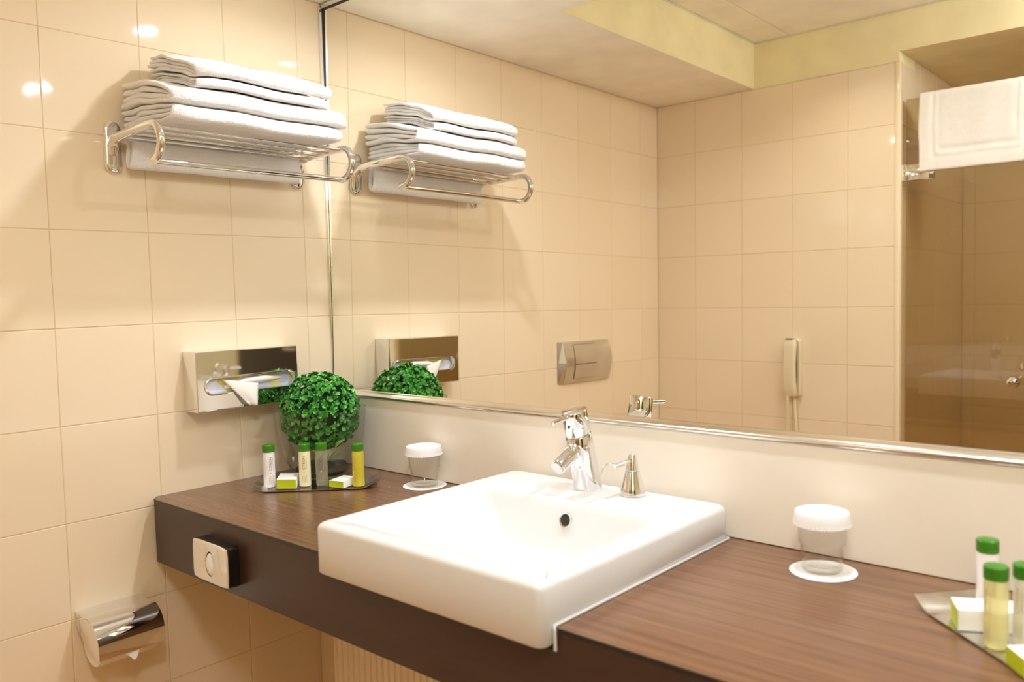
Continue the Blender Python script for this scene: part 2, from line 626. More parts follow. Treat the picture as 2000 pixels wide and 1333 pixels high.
bm = boxm((0.0054, -0.0095, MZ0), (0.0066, 0.005, MZ1 + 0.002))
mesh_obj('seam_cover', bm, 'alu', mir)
bm = boxm((0.0066, -0.0025, MZ0), (0.0080, 0.005, MZ1 + 0.002))
mesh_obj('dark_seam', bm, 'dark', mir)
bm = boxm((0.0062, my(MZ1) - 0.006, MZ1 + 0.002), (x1, 0.009, ZS - 0.004), 0.001, 1)
mesh_obj('top_trim', bm, 'alu', mir)
bm = boxm((0.0085, my(MZ1) - 0.003, MZ1), (x1, 0.004, MZ1 + 0.002))
mesh_obj('dark_seam', bm, 'dark', mir)
# bottom rail: slim channel, front lip, trough, back lip
prof = [(-0.0005, 1.0462), (-0.0235, 1.0462), (-0.0250, 1.0475), (-0.0250, 1.0525), (-0.0238, 1.0535), (-0.0215, 1.0528), (-0.0165, 1.0512),
        (-0.0135, 1.0535), (-0.0130, 1.0605), (-0.0122, 1.0622), (-0.0100, 1.0625), (-0.0093, 1.0610), (-0.0093, 1.0490), (-0.0005, 1.0490)]
mesh_obj('bottom_rail', prism(prof, 0, 0.001, x1), 'alu', mir, angle=0.9)

# backsplash panel
t = mesh_obj('backsplash_panel', boxm((0.001, -0.0203, ZC + 0.001), (XR - 0.01, -0.0002, 1.0458), 0.001, 1), 'panel')
tag(t, 'long cream laminate backsplash panel between counter and mirror', 'backsplash')

# ------------------------------------------------------------------ counter
ctr = thing('vanity_counter', 'dark wood laminate vanity counter with deep front fascia around the washbasin', 'counter', (0, -0.496, 0.732))
sx0, sx1, syb = 0.668, 1.152, -0.040
poly = [(0.001, -0.0005), (0.001, -0.478), (0.021, -0.496), (sx0, -0.496), (sx0, syb), (sx1, syb), (sx1, -0.496), (XR - 0.002, -0.496), (XR - 0.002, -0.0005)]
mesh_obj('worktop', prism(poly, 2, 0.836, ZC), 'wood', ctr, angle=0.3)
fz = 0.732
fp = [(0.021, fz), (XR - 0.002, fz), (XR - 0.002, 0.8645), (1.1600, 0.8645), (1.1600, 0.840), (0.660, 0.840), (0.660, 0.8645), (0.021, 0.8645)]
mesh_obj('fascia', prism(fp, 1, -0.4965, -0.478), 'fascia', ctr, angle=0.3)
mesh_obj('fascia_return', prism([(0.001, -0.478), (0.021, -0.4965), (0.021, -0.478)], 2, fz, 0.8645), 'fascia', ctr, angle=0.3)
bm = bmesh.new()
prism([(0.001, -0.4788), (0.021, -0.4972), (sx0 - 0.009, -0.4972), (sx0 - 0.009, -0.4955), (0.0215, -0.4955), (0.0018, -0.4773)], 2, 0.8645, ZC + 0.0002, bm)
prism([(1.1615, -0.4972), (XR - 0.002, -0.4972), (XR - 0.002, -0.4955), (1.1615, -0.4955)], 2, 0.8645, ZC + 0.0002, bm)
mesh_obj('edge_strip', bm, 'black', ctr, angle=0.3)
mesh_obj('underside', boxm((0.001, -0.477, fz + 0.001), (XR - 0.002, -0.0775, fz + 0.012)), 'fascia', ctr)

# ------------------------------------------------------------------ washbasin
bs = thing('washbasin', 'white ceramic semi-recessed rectangular washbasin set into the wood counter', 'washbasin', (0.909, -0.28, 0.845))
BX0, BX1, BY0, BY1, BT = 0.6635, 1.1545, -0.522, -0.032, 0.932
bcx, bcy, bhx, bhy = (BX0 + BX1) / 2, (BY0 + BY1) / 2, (BX1 - BX0) / 2, (BY1 - BY0) / 2
def outer(inset, z, r, zfront=None, apron=-0.4992):
    pts = rrect(bcx, bcy, bhx - inset, bhy - inset, r, 6)
    out = []
    n = len(pts)
    ext = []
    for i in range(n):
        p, q = pts[i], pts[(i + 1) % n]
        ext.append(p)
        # left side runs from +y to -y; right side from -y to +y: insert step vertices
        if abs(p[0] - q[0]) < 1e-6 and abs(p[1] - q[1]) > 0.1:
            if p[1] > q[1]:
                ext += [(p[0], apron + 0.003), (p[0], apron)]
            else:
                ext += [(p[0], apron), (p[0], apron + 0.003)]
    for p in ext:
        zz = zfront if (zfront is not None and p[1] <= apron + 1e-6) else z
        out.append((p[0], p[1], zz))
    return out
rings = [outer(0.030, ZC + 0.0015, 0.01), outer(0.004, ZC + 0.0015, 0.012, 0.846), outer(0.0, ZC + 0.005, 0.013, 0.850)]
for a in (0, 20, 40, 60, 80, 90):
    rr = 0.011
    A = math.radians(a)
    rings.append(outer(rr * (1 - math.cos(A)), BT - rr + rr * math.sin(A), 0.014))
# inner opening
ox0, ox1, oy0, oy1 = 0.700, 1.119, -0.488, -0.178
def inner(x0, x1, y0, y1, z, r):
    """same vertex count as the outer ring"""
    cx, cy, hx, hy = (x0 + x1) / 2, (y0 + y1) / 2, (x1 - x0) / 2, (y1 - y0) / 2
    pts = rrect(cx, cy, hx, hy, r, 6)
    ext = []
    n = len(pts)
    for i in range(n):
        p, q = pts[i], pts[(i + 1) % n]
        ext.append(p)
        if abs(p[0] - q[0]) < 1e-6 and abs(p[1] - q[1]) > 0.008:
            ext += [(p[0], p[1] + (q[1] - p[1]) * 0.4), (p[0], p[1] + (q[1] - p[1]) * 0.6)]
    return [(p[0], p[1], z) for p in ext]
rings.append(inner(ox0, ox1, oy0, oy1, BT, 0.025))
rings.append(inner(ox0 + 0.0012, ox1 - 0.0012, oy0 + 0.0012, oy1 - 0.001, BT - 0.0006, 0.026))
rings.append(inner(ox0 + 0.005, ox1 - 0.005, oy0 + 0.005, oy1 - 0.0035, BT - 0.004, 0.03))
rings.append(inner(ox0 + 0.012, ox1 - 0.010, oy0 + 0.010, oy1 - 0.007, BT - 0.014, 0.034))
rings.append(inner(ox0 + 0.060, ox1 - 0.045, oy0 + 0.045, oy1 - 0.019, BT - 0.070, 0.04))
rings.append(inner(ox0 + 0.090, ox1 - 0.070, oy0 + 0.075, oy1 - 0.032, BT - 0.100, 0.03))
rings.append(inner(ox0 + 0.170, ox1 - 0.170, oy0 + 0.130, oy1 - 0.125, BT - 0.115, 0.02))
bm = loft(rings, cap1=True)
o = mesh_obj('basin', bm, 'porcelain', bs, angle=1.1)
# underside of the bowl
bm = loft([inner(ox0 + 0.02, ox1 - 0.02, oy0 + 0.015, oy1 - 0.0, ZC - 0.002, 0.03), inner(ox0 + 0.08, ox1 - 0.06, oy0 + 0.06, oy1 - 0.02, 0.805, 0.03)], cap1=True)
mesh_obj('bowl_underside', bm, 'porcelain', bs)
# white sealing bead round the foot of the basin
zb_ = ZC + 0.0024
pb = [(BX0 - 0.0005, -0.4975, zb_), (BX0 - 0.0005, BY1 + 0.0005, zb_), (BX1 + 0.0005, BY1 + 0.0005, zb_), (BX1 + 0.0005, -0.4965, zb_), (BX1 + 0.0035, -0.5002, zb_ - 0.003), (BX1 + 0.0044, -0.5005, 0.8415)]
mesh_obj('sealing_bead', tube(pb, 0.0021, 8), 'porcelain', bs)
# overflow ring and hole on the back wall of the bowl
oc = Vector((0.926, -0.1890, 0.902))
on_ = Vector((0, -0.964, 0.27)).normalized()
ou = Vector((1, 0, 0)); ov = on_.cross(ou).normalized()
def disc_ring(c, n_, u_, v_, prof, k=28):
    rs = []
    for r, h in prof:
        rs.append([c + n_ * h + (u_ * math.cos(2 * PI * i / k) + v_ * math.sin(2 * PI * i / k)) * r for i in range(k)])
    return rs
mesh_obj('overflow_ring', loft(disc_ring(oc, on_, ou, ov, [(0.0145, -0.003), (0.0145, 0.001), (0.0130, 0.0028), (0.0108, 0.0022), (0.0100, 0.0)])), 'chrome', bs)
mesh_obj('overflow_hole', loft(disc_ring(oc, on_, ou, ov, [(0.0102, 0.0008), (0.0003, 0.0008)]), cap1=True), 'dark', bs)
mesh_obj('drain', lathe([(0.0, 0.004), (0.017, 0.004), (0.020, 0.0), (0.022, 0.001), (0.032, 0.001), (0.033, -0.001)], (0.909, -0.315, BT - 0.115), 28), 'chrome', bs)

# ------------------------------------------------------------------ faucet
FX = 0.893
fc = thing('basin_faucet', 'chrome single-lever faucet leaning over the washbasin', 'faucet', (FX, -0.08, BT))
A0, A1 = Vector((FX, -0.080, BT)), Vector((FX, -0.1185, 1.0845))
ax = (A1 - A0).normalized()
def tilt_ring(t, r, nmix, n=40, lift=0.0):
    """ring on the axis: nmix 0 = horizontal plane, 1 = perpendicular to the leaning axis"""
    c = A0 + (A1 - A0) * t
    nn = Vector((0, 0, 1)).lerp(ax, nmix).normalized()
    u_ = Vector((1, 0, 0)); v_ = nn.cross(u_).normalized()
    return [c + (u_ * math.cos(2 * PI * i / n) + v_ * math.sin(2 * PI * i / n)) * r for i in range(n)]
bm = loft([tilt_ring(0.0, 0.0262, 0), tilt_ring(0.012, 0.0268, 0), tilt_ring(0.03, 0.0265, 0.1), tilt_ring(0.25, 0.0258, 0.5), tilt_ring(0.5, 0.0251, 1.0), tilt_ring(0.70, 0.0246, 1.6), tilt_ring(0.708, 0.0236, 1.6)], cap0=True, cap1=True)
mesh_obj('body', bm, 'chrome', fc, angle=0.8)
bm = loft([tilt_ring(0.708, 0.0228, 1.6), tilt_ring(0.716, 0.0228, 1.6)])
mesh_obj('seam_ring', bm, 'dark', fc)
bm = loft([tilt_ring(0.716, 0.0238, 1.6), tilt_ring(0.722, 0.0246, 1.6), tilt_ring(0.985, 0.0244, 1.1), tilt_ring(0.996, 0.0238, 1.1), tilt_ring(1.0, 0.0225, 1.1), tilt_ring(1.0, 0.006, 1.1)], cap0=True, cap1=True)
mesh_obj('lever_cap', bm, 'chrome', fc, angle=0.8)
c = A0 + (A1 - A0) * 0.93
mesh_obj('lever', tube([c + Vector((0, -0.018, -0.001)), c + Vector((0.004, -0.045, -0.003)), c + Vector((0.0085, -0.0715, -0.0045)), c + Vector((0.0086, -0.0725, -0.0046))], [0.0042, 0.0041, 0.0040, 0.003], 14), 'chrome', fc)
c = A0 + (A1 - A0) * 0.83 + Vector((0.002, -0.0247, -0.004))
mesh_obj('temperature_dot', loft(disc_ring(c, Vector((0, -0.97, -0.25)), Vector((1, 0, 0)), Vector((0, -0.25, 0.97)), [(0.0026, -0.001), (0.0024, 0.0009), (0.0003, 0.0010)], 14), cap1=True), 'dark', fc)
s0 = A0 + (A1 - A0) * 0.56 + Vector((0, 0.004, 0))
s1 = Vector((FX, -0.167, 0.9865))
d = (s1 - s0).normalized()
mesh_obj('spout', tube([s0, s0 + (s1 - s0) * 0.97, s1], [0.0142, 0.0137, 0.0130], 28), 'chrome', fc, angle=0.8)
mesh_obj('aerator', tube([s1 - d * 0.001, s1 + d * 0.004, s1 + d * 0.0042], [0.0118, 0.0116, 0.010], 24), 'steel', fc, angle=0.8)
c = A0 + (A1 - A0) * 0.5 + Vector((0, -0.0238, 0))
mesh_obj('spout_collar', tube([c + d * -0.002, c + d * 0.004, c + d * 0.0065], [0.0166, 0.0162, 0.0145], 28), 'chrome', fc, angle=0.8)

# soap dispenser
DX, DY = 0.990, -0.076
sd = thing('soap_dispenser', 'small conical chrome soap pump right of the faucet', 'soap dispenser', (DX, DY, BT))
mesh_obj('base', lathe([(0, 0.0), (0.0205, 0.0), (0.0222, 0.0012), (0.0224, 0.0115), (0.0212, 0.014), (0.0135, 0.043), (0.0128, 0.0445), (0, 0.0445)], (DX, DY, BT), 36), 'chrome', sd, angle=0.5)
mesh_obj('pump_head', lathe([(0, 0.0452), (0.0120, 0.0452), (0.0125, 0.0468), (0.0075, 0.071), (0.0060, 0.0738), (0, 0.0742)], (DX, DY, BT), 32), 'chrome', sd, angle=0.5)
p0 = Vector((DX, DY, BT + 0.0615))
mesh_obj('nozzle', tube([p0, p0 + Vector((-0.001, -0.02, 0.001)), p0 + Vector((-0.002, -0.05, -0.001))], [0.0042, 0.004, 0.0033], 14), 'chrome', sd)
mesh_obj('nozzle_tip', tube([p0 + Vector((-0.002, -0.046, 0.001)), p0 + Vector((-0.003, -0.062, 0.0065)), p0 + Vector((-0.0035, -0.074, 0.006)), p0 + Vector((-0.004, -0.083, 0.001)), p0 + Vector((-0.004, -0.090, -0.010))], [0.0017, 0.0015, 0.0014, 0.0013, 0.0012], 10), 'chrome', sd)

# ------------------------------------------------------------------ tumblers, paper caps, coasters
def coaster(x, y, label):
    t = thing('coaster', label, 'coaster', (x, y, ZC))
    mesh_obj('disc', lathe([(0, 0.0003), (0.0485, 0.0003), (0.0490, 0.0009), (0.0485, 0.0016), (0.0400, 0.0016), (0.0395, 0.0012), (0, 0.0012)], (x, y, ZC), 48), 'paper', t, angle=0.9)
def tumbler(x, y, label):
    z = ZC + 0.0013
    o = mesh_obj('glass_tumbler', lathe([(0, 0.0), (0.0270, 0.0), (0.0290, 0.0022), (0.0318, 0.040), (0.0342, 0.0425), (0.0346, 0.045), (0.0362, 0.0845), (0.0357, 0.0855), (0.0347, 0.0845),
                                      (0.0330, 0.045), (0.0322, 0.0425), (0.0303, 0.040), (0.0272, 0.010), (0.022, 0.0075), (0, 0.0072)], (x, y, z), 48), 'glass', loc=(x, y, z), angle=1.0)
    tag(o, label, 'tumbler', 'tumblers on the counter')
def paper_cap(x, y, label):
    z = ZC + 0.0013 + 0.0866
    n = 96
    bm = bmesh.new()
    rs = []
    for r, zz, wv in ((0.0005, 0.0032, 0), (0.036, 0.0032, 0), (0.0385, 0.0026, 0), (0.0392, 0.0008, 0.0), (0.0402, -0.008, 0.0007), (0.0412, -0.0165, 0.0011), (0.0405, -0.0165, 0.0011), (0.0385, 0.0, 0.0003), (0.0005, 0.0012, 0)):
        rs.append([(x + (r + wv * (1 if k % 2 else -1)) * math.cos(2 * PI * k / n), y + (r + wv * (1 if k % 2 else -1)) * math.sin(2 * PI * k / n), z + zz) for k in range(n)])
    o = mesh_obj('paper_hood', loft(rs, bm, cap0=True, cap1=True), 'cap', loc=(x, y, z), angle=0.6)
    tag(o, label, 'glass cover', 'paper covers on the tumblers')
coaster(0.4195, -0.068, 'white round paper coaster under the tumbler beside the plant tray')
tumbler(0.4195, -0.068, 'clear glass tumbler between the plant tray and the washbasin')
paper_cap(0.4195, -0.068, 'white paper cover on the tumbler left of the washbasin')
coaster(1.343, -0.092, 'white round paper coaster under the tumbler right of the washbasin')
tumbler(1.340, -0.088, 'clear glass tumbler right of the washbasin against the backsplash')
paper_cap(1.340, -0.088, 'white pleated paper cover on the tumbler right of the washbasin')

# ------------------------------------------------------------------ amenity trays
def tray(cx, cy, ang, label, length=0.272):
    L, Wd, t = length, 0.100, 0.0012
    t_ = thing('amenity_tray', label, 'tray', (cx, cy, ZC))
    prof = []   # (u, z) along the length, ends swept up
    for k in range(9):
        s = k / 8
        prof.append((-L / 2 + 0.030 * s, 0.0150 * (1 - s) ** 1.6))
    prof += [(-p[0], p[1]) for p in prof[::-1]]
    low = [(p[0], p[1] + 0.0008) for p in prof]
    up = [(p[0], p[1] + 0.0008 + t) for p in prof]
    bm = bmesh.new()
    grid = []
    for (u, z) in low + up[::-1]:
        grid.append((u, z))
    # small upward turn along the front and back rims: loft across the width
    rings = []
    for v_, dz in ((-Wd / 2, 0.0016), (-Wd / 2 + 0.003, 0.0), (Wd / 2 - 0.003, 0.0), (Wd / 2, 0.0016)):
        rings.append([(u, v_, z + dz) for u, z in grid])
    loft(rings, bm, cap0=True, cap1=True)
    bmesh.ops.rotate(bm, verts=bm.verts, cent=(0, 0, 0), matrix=Matrix.Rotation(ang, 3, 'Z'))
    bmesh.ops.translate(bm, verts=bm.verts, vec=(cx, cy, ZC))
    mesh_obj('tray_sheet', bm, 'steel', t_, angle=0.6)
AL = math.radians(43)
AR = math.radians(-41.5)
tray(0.2205, -0.214, AL, 'shiny steel tray with turned-up ends in front of the potted green ball')
tray(1.633, -0.2135, AR, 'shiny steel tray with turned-up ends at the right edge of the picture', 0.290)
ZT = ZC + 0.0024

# text: the word printed up the bottle
def text_mesh(body, size):
    cu = bpy.data.curves.new('t', 'FONT')
    cu.body = body
    cu.size = size
    cu.extrude = 0.0
    ob = bpy.data.objects.new('t', cu)
    COL.objects.link(ob)
    bpy.context.view_layer.update()
    dg = bpy.context.evaluated_depsgraph_get()
    me = bpy.data.meshes.new_from_object(ob.evaluated_get(dg))
    bpy.data.objects.remove(ob)
    vs = [Vector(v.co) for v in me.vertices]
    fs = [tuple(p.vertices) for p in me.polygons]
    bpy.data.meshes.remove(me)
    return vs, fs
CITRON = text_mesh('CITRON', 0.0082)
BOT_R, BOT_H = 0.0132, 0.0975

def wrap(vs, ang, r, z0, du):
    """text x runs up the bottle, text y runs round it"""
    out = []
    for v_ in vs:
        a = ang - (v_.y + du) / r
        out.append(Vector((r * math.cos(a), r * math.sin(a), z0 + v_.x)))
    return out

def bottle(x, y, mat, ang, label, group, ink='ink'):
    z = ZT
    t = thing('toiletry_bottle', label, 'bottle', (x, y, z), group)
    r = BOT_R
    mesh_obj('body', lathe([(0, 0.0008), (r - 0.003, 0.0), (r - 0.0008, 0.0007), (r, 0.0028), (r, 0.076), (r - 0.0008, 0.0795), (r - 0.003, 0.0812), (0, 0.0814)], (x, y, z), 32), mat, t, angle=0.6)
    mesh_obj('cap', lathe([(0, 0.0806), (r - 0.0004, 0.0806), (r + 0.0004, 0.0812), (r + 0.0004, 0.0868), (r - 0.0002, 0.0872), (r + 0.0004, 0.0876), (r + 0.0004, 0.0952), (r - 0.0008, 0.0967), (r - 0.004, 0.0975), (0, 0.0977)], (x, y, z), 32), 'green_cap', t, angle=0.5)
    vs, fs = CITRON
    W_ = max(v_.x for v_ in vs)
    pr_ = wrap(vs, ang, r + 0.00025, 0.039, -0.0028)
    mesh_obj('lettering', ([p + Vector((x, y, z)) for p in pr_], fs), ink, t, smooth=False)
    # lemon mark and rows of fine print
    k = 12
    ev = [Vector((0.0022 * math.cos(2 * PI * i / k), 0.0016 * math.sin(2 * PI * i / k), 0)) for i in range(k)]
    pe = wrap(ev, ang, r + 0.00025, 0.0335, 0.0)
    mesh_obj('lemon_mark', ([p + Vector((x, y, z)) for p in pe], [tuple(range(k))]), 'lemon', t, smooth=False)
    V, F = [], []
    def bar(u0, u1, w0, w1):
        n_ = max(1, int((u1 - u0) / 0.002))
        for q in range(n_):
            a_, b_ = u0 + (u1 - u0) * q / n_, u0 + (u1 - u0) * (q + 0.7) / n_
            i0 = len(V)
            V.extend(wrap([Vector((a_, w0, 0)), Vector((b_, w0, 0)), Vector((b_, w1, 0)), Vector((a_, w1, 0))], ang, r + 0.0002, 0.0, 0.0))
            F.append((i0, i0 + 1, i0 + 2, i0 + 3))
    for j in range(4):
        bar(0.010, 0.0285 - 0.004 * (j % 2), -0.0055 + j * 0.0028, -0.0045 + j * 0.0028)
    bar(0.040, 0.068, -0.0062, -0.0052)
    mesh_obj('fine_print', ([p + Vector((x, y, z)) for p in V], F), 'ink_light', t, smooth=False)
    return t

def ang_to_cam(x, y, off=0.0):
    return math.atan2(-1.295 - y, 1.8325 - x) + off
GL = 'bottles on the tray by the green ball'
bottle(0.1400, -0.2870, 'white_plastic', ang_to_cam(0.14, -0.287, 0.25), 'white toiletry bottle with green cap, leftmost on its tray', GL)
bottle(0.2000, -0.2330, 'cream_plastic', ang_to_cam(0.2, -0.233, -0.15), 'cream toiletry bottle with green cap just right of the taller soap box', GL)
bottle(0.2245, -0.2050, 'clear_gel', ang_to_cam(0.2245, -0.205, -0.1), 'clear see-through toiletry bottle with green cap in front of the glass vase', GL)
bottle(0.3030, -0.1620, 'yellow_gel', ang_to_cam(0.303, -0.162, -0.9), 'bright yellow toiletry bottle with green cap behind the flat soap box', GL, 'ink_light')
GR = 'bottles on the right tray'
bottle(1.5725, -0.1255, 'white_plastic', ang_to_cam(1.5725, -0.1255, 0.9), 'white toiletry bottle with green cap at the back of the right tray', GR)
bottle(1.6045, -0.2290, 'pale_gel', ang_to_cam(1.6045, -0.229, -0.9), 'pale yellow toiletry bottle with green cap at the front of the right tray', GR, 'ink_light')
bottle(1.6300, -0.2035, 'milky_gel', ang_to_cam(1.63, -0.2035, -0.7), 'clear toiletry bottle with green cap cut by the right picture edge', GR, 'ink_light')

def soap_box(fl, fr, back, z1, label, group):
    """fl, fr: ends of the lime front edge on the tray; back: vector to the far end"""
    z0 = ZT + 0.0003
    fl, fr, back = Vector(fl), Vector(fr), Vector(back)
    c = (fl + fr) / 2
    t = thing('soap_box', label, 'soap box', (c.x, c.y, z0), group)
    n_ = (-back).normalized()
    def quad(a, b, c_, d_):
        return [a, b, c_, d_]
    P = [fl, fr, fr + back, fl + back]
    bm = prism([(p.x, p.y) for p in P], 2, z0, z1, bevel=0.0006)
    mesh_obj('carton', bm, 'paper', t, angle=0.5)
    e = n_ * 0.0005
    Q = [fl + (fr - fl) * 0.012 + e, fr - (fr - fl) * 0.012 + e, fr - (fr - fl) * 0.012, fl + (fr - fl) * 0.012]
    mesh_obj('lime_end', prism([(p.x, p.y) for p in Q], 2, z0 + 0.0004, z1 - 0.0005), 'lime', t, angle=0.3)
soap_box((0.1730, -0.2900), (0.2090, -0.2630), (-0.055, 0.045), ZT + 0.0215, 'white soap box with lime end standing between the white and cream bottles', 'soap boxes on the left tray')
soap_box((0.2570, -0.2095), (0.2965, -0.1990), (-0.0165, 0.0520), ZT + 0.0155, 'flat white soap box with lime end in front of the yellow bottle', 'soap boxes on the left tray')
soap_box((1.5400, -0.1690), (1.5585, -0.2080), (0.0700, 0.0350), ZT + 0.0265, 'white soap box lying behind the pale yellow bottle, lime end to the left', 'soap boxes on the right tray')
soap_box((1.6240, -0.2715), (1.6480, -0.3000), (0.0400, 0.0330), ZT + 0.0215, 'white soap box cut off by the lower right picture corner', 'soap boxes on the right tray')

# ------------------------------------------------------------------ green ball in a glass bowl
BC = Vector((0.137, -0.143, 1.026))
ball = thing('topiary_ball', 'round green boxwood ball of small glossy leaves sitting in the glass vase', 'plant', (BC.x, BC.y, 0.93))
bm = bmesh.new()
bmesh.ops.create_icosphere(bm, subdivisions=3, radius=0.072, matrix=Matrix.Translation(BC))
for v_ in bm.verts:
    v_.co += (v_.co - BC).normalized() * 0.010 * noise.noise(v_.co * 40)
mesh_obj('foliage_core', bm, 'stem', ball)
V, F, T = [], [], []
N = 780
gold = PI * (3 - math.sqrt(5))
for i in range(N):
    zz = 1 - 2 * (i + 0.5) / N
    rr = math.sqrt(1 - zz * zz)
    dirn = Vector((rr * math.cos(gold * i), rr * math.sin(gold * i), zz))
    dirn = (dirn + Vector(rng.normal(0, 0.05, 3))).normalized()
    base = BC + dirn * (0.079 + 0.011 * rng.random() + 0.004 * noise.noise(dirn * 4))
    if base.x < 0.079 and base.y < -0.135 and base.z > 1.028:
        continue
    up = Vector((0, 0, 1)) if abs(dirn.z) < 0.9 else Vector((1, 0, 0))
    e1 = dirn.cross(up).normalized()
    e2 = dirn.cross(e1)
    ph = rng.random() * 2 * PI
    nl = 4 if i % 2 else 5
    for k in range(nl):
        a = ph + 2 * PI * k / nl + rng.normal(0, 0.3)
        out = (e1 * math.cos(a) + e2 * math.sin(a))
        lean = 0.4 + 1.1 * rng.random()
        ld_ = (dirn * lean + out).normalized()
        side = ld_.cross(dirn).normalized()
        nrm = side.cross(ld_)
        Lf = 0.0090 + 0.0046 * rng.random()
        Wf = Lf * 0.36
        tip = base + ld_ * Lf
        if (tip - BC).length > 0.1005 or (tip.z < 1.04 and math.hypot(tip.x - BC.x, tip.y - BC.y) > 0.0925 and base.z < 1.03) or tip.z < 0.935:
            continue
        tone = float(np.clip(rng.normal(0.45, 0.28), 0, 1))
        i0 = len(V)
        for s, w_ in ((0.0, 0.15), (0.25, 0.8), (0.6, 1.0), (0.88, 0.6)):
            c = base + ld_ * (Lf * s) + nrm * (0.0012 * math.sin(s * 2.6))
            V.append(c + side * Wf * w_ + nrm * 0.0007)
            V.append(c)
            V.append(c - side * Wf * w_ + nrm * 0.0007)
        V.append(base + ld_ * Lf - nrm * 0.0004)
        for q in range(3):
            b_ = i0 + 3 * q
            F.append((b_, b_ + 1, b_ + 4, b_ + 3))
            F.append((b_ + 1, b_ + 2, b_ + 5, b_ + 4))
        b_ = i0 + 9
        F.append((b_, b_ + 1, i0 + 12))
        F.append((b_ + 1, b_ + 2, i0 + 12))
        T += [tone] * 13
o = mesh_obj('small_leaves', (V, F), 'leaf', ball, angle=3.0)
o['kind'] = 'stuff'
att = o.data.attributes.new('tone', 'FLOAT', 'POINT')
att.data.foreach_set('value', T)

vs_ = thing('glass_vase', 'round clear glass vase holding the green ball in the counter corner', 'vase', (BC.x, BC.y, ZC))
pr_o = [(0.0, 0.0005), (0.050, 0.0005), (0.058, 0.003), (0.074, 0.022), (0.088, 0.050), (0.0970, 0.085), (0.1035, 0.125), (0.1065, 0.158), (0.1075, 0.164)]
pr_i = [(0.1062, 0.164), (0.1052, 0.158), (0.1022, 0.125), (0.0957, 0.085), (0.0867, 0.050), (0.072, 0.024), (0.056, 0.0075), (0.0, 0.006)]
mesh_obj('glass_wall', lathe(pr_o + pr_i, (BC.x, BC.y, ZC), 48), 'vase', vs_, angle=1.0)
bm = lathe([(0.0, 0.008), (0.052, 0.0085), (0.062, 0.018), (0.060, 0.026), (0.040, 0.032), (0.0, 0.034)], (BC.x, BC.y, ZC), 40)
for v_ in bm.verts:
    v_.co.z += 0.004 * noise.noise(v_.co * 90) if v_.co.z > ZC + 0.02 else 0
mesh_obj('dark_filling', bm, 'pebble', vs_)
def blade(p0, p1, bend, w_):
    V, F = [], []
    p0, p1 = Vector(p0), Vector(p1)
    d_ = p1 - p0
    cam_dir = (Vector((1.8325, -1.295, 1.3)) - p0).normalized()
    s_ = d_.cross(cam_dir).normalized()
    for k in range(7):
        t_ = k / 6
        c = p0 + d_ * t_ + s_ * bend * math.sin(PI * t_)
        ww = w_ * math.sin(PI * (0.12 + 0.86 * t_))
        V += [c + s_ * ww, c + cam_dir * 0.0005, c - s_ * ww]
    for k in range(6):
        b_ = 3 * k
        F += [(b_, b_ + 1, b_ + 4, b_ + 3), (b_ + 1, b_ + 2, b_ + 5, b_ + 4)]
    return V, F
for p0, p1, bd, w_ in (((0.183, -0.165, 0.915), (0.189, -0.160, 0.934), 0.002, 0.0026), ((0.183, -0.165, 0.915), (0.215, -0.140, 0.938), 0.002, 0.0028),
                       ((0.216, -0.160, 0.950), (0.2235, -0.136, 0.966), -0.004, 0.0035), ((0.180, -0.170, 0.916), (0.160, -0.190, 0.945), 0.003, 0.0024),
                       ((0.186, -0.160, 0.914), (0.217, -0.152, 0.944), -0.003, 0.0024)):
    mesh_obj('grass_blade', blade(p0, p1, bd, w_), 'blade', vs_)

# ------------------------------------------------------------------ tissue holder on the left wall
tb = thing('tissue_box_holder', 'polished chrome tissue box holder mounted on the tiled left wall', 'tissue holder', (0.0, -0.28, 1.047))
ty0, ty1, tz0, tz1, tX = -0.408, -0.150, 1.050, 1.1845, 0.060
sy0, sy1, szc, shh = -0.388, -0.160, 1.1055, 0.0185
# front plate with a stadium slot
K = 40
hole = []
cyc = (sy0 + sy1) / 2
hl = (sy1 - sy0) / 2
hole = rrect(cyc, szc, hl, shh, shh, 10)
outerp = []
cz_ = (tz0 + tz1) / 2
for (yy, z_) in hole:
    dx_, dz_ = yy - cyc, z_ - szc
    a = math.atan2(dz_, dx_)
    # project to the outer rectangle
    hx_, hzu, hzd = (ty1 - ty0) / 2, tz1 - szc, szc - tz0
    cxo = (ty0 + ty1) / 2 - cyc
    tx_ = (hx_ + (cxo if dx_ > 0 else -cxo)) / max(abs(dx_), 1e-6)
    tz_ = (hzu if dz_ > 0 else hzd) / max(abs(dz_), 1e-6)
    if abs(abs(dx_)) < hl - shh + 1e-4 and abs(dz_) > shh - 1e-4:
        outerp.append((yy, tz1 if dz_ > 0 else tz0))
    else:
        s_ = min(tx_, tz_)
        outerp.append((cyc + dx_ * s_, szc + dz_ * s_))
# snap: corners
def nearest(corner):
    return min(range(len(outerp)), key=lambda i: (outerp[i][0] - corner[0]) ** 2 + (outerp[i][1] - corner[1]) ** 2)
for cn in ((ty0, tz0), (ty0, tz1), (ty1, tz0), (ty1, tz1)):
    outerp[nearest(cn)] = cn
R3 = lambda pts, x: [(x, p[0], p[1]) for p in pts]
ins = lambda pts, d_: [(min(max(p[0], ty0 + d_), ty1 - d_), min(max(p[1], tz0 + d_), tz1 - d_)) for p in pts]
bm = loft([R3(outerp, 0.0005), R3(outerp, tX - 0.0025), R3(ins(outerp, 0.0008), tX - 0.0007), R3(ins(outerp, 0.0025), tX), R3(hole, tX)])
mesh_obj('case', bm, 'chrome', tb, angle=0.35)
sc = lambda pts, d_: [(cyc + (p[0] - cyc) * (1 - d_ / hl), szc + (p[1] - szc) * (1 - d_ / shh)) for p in pts]
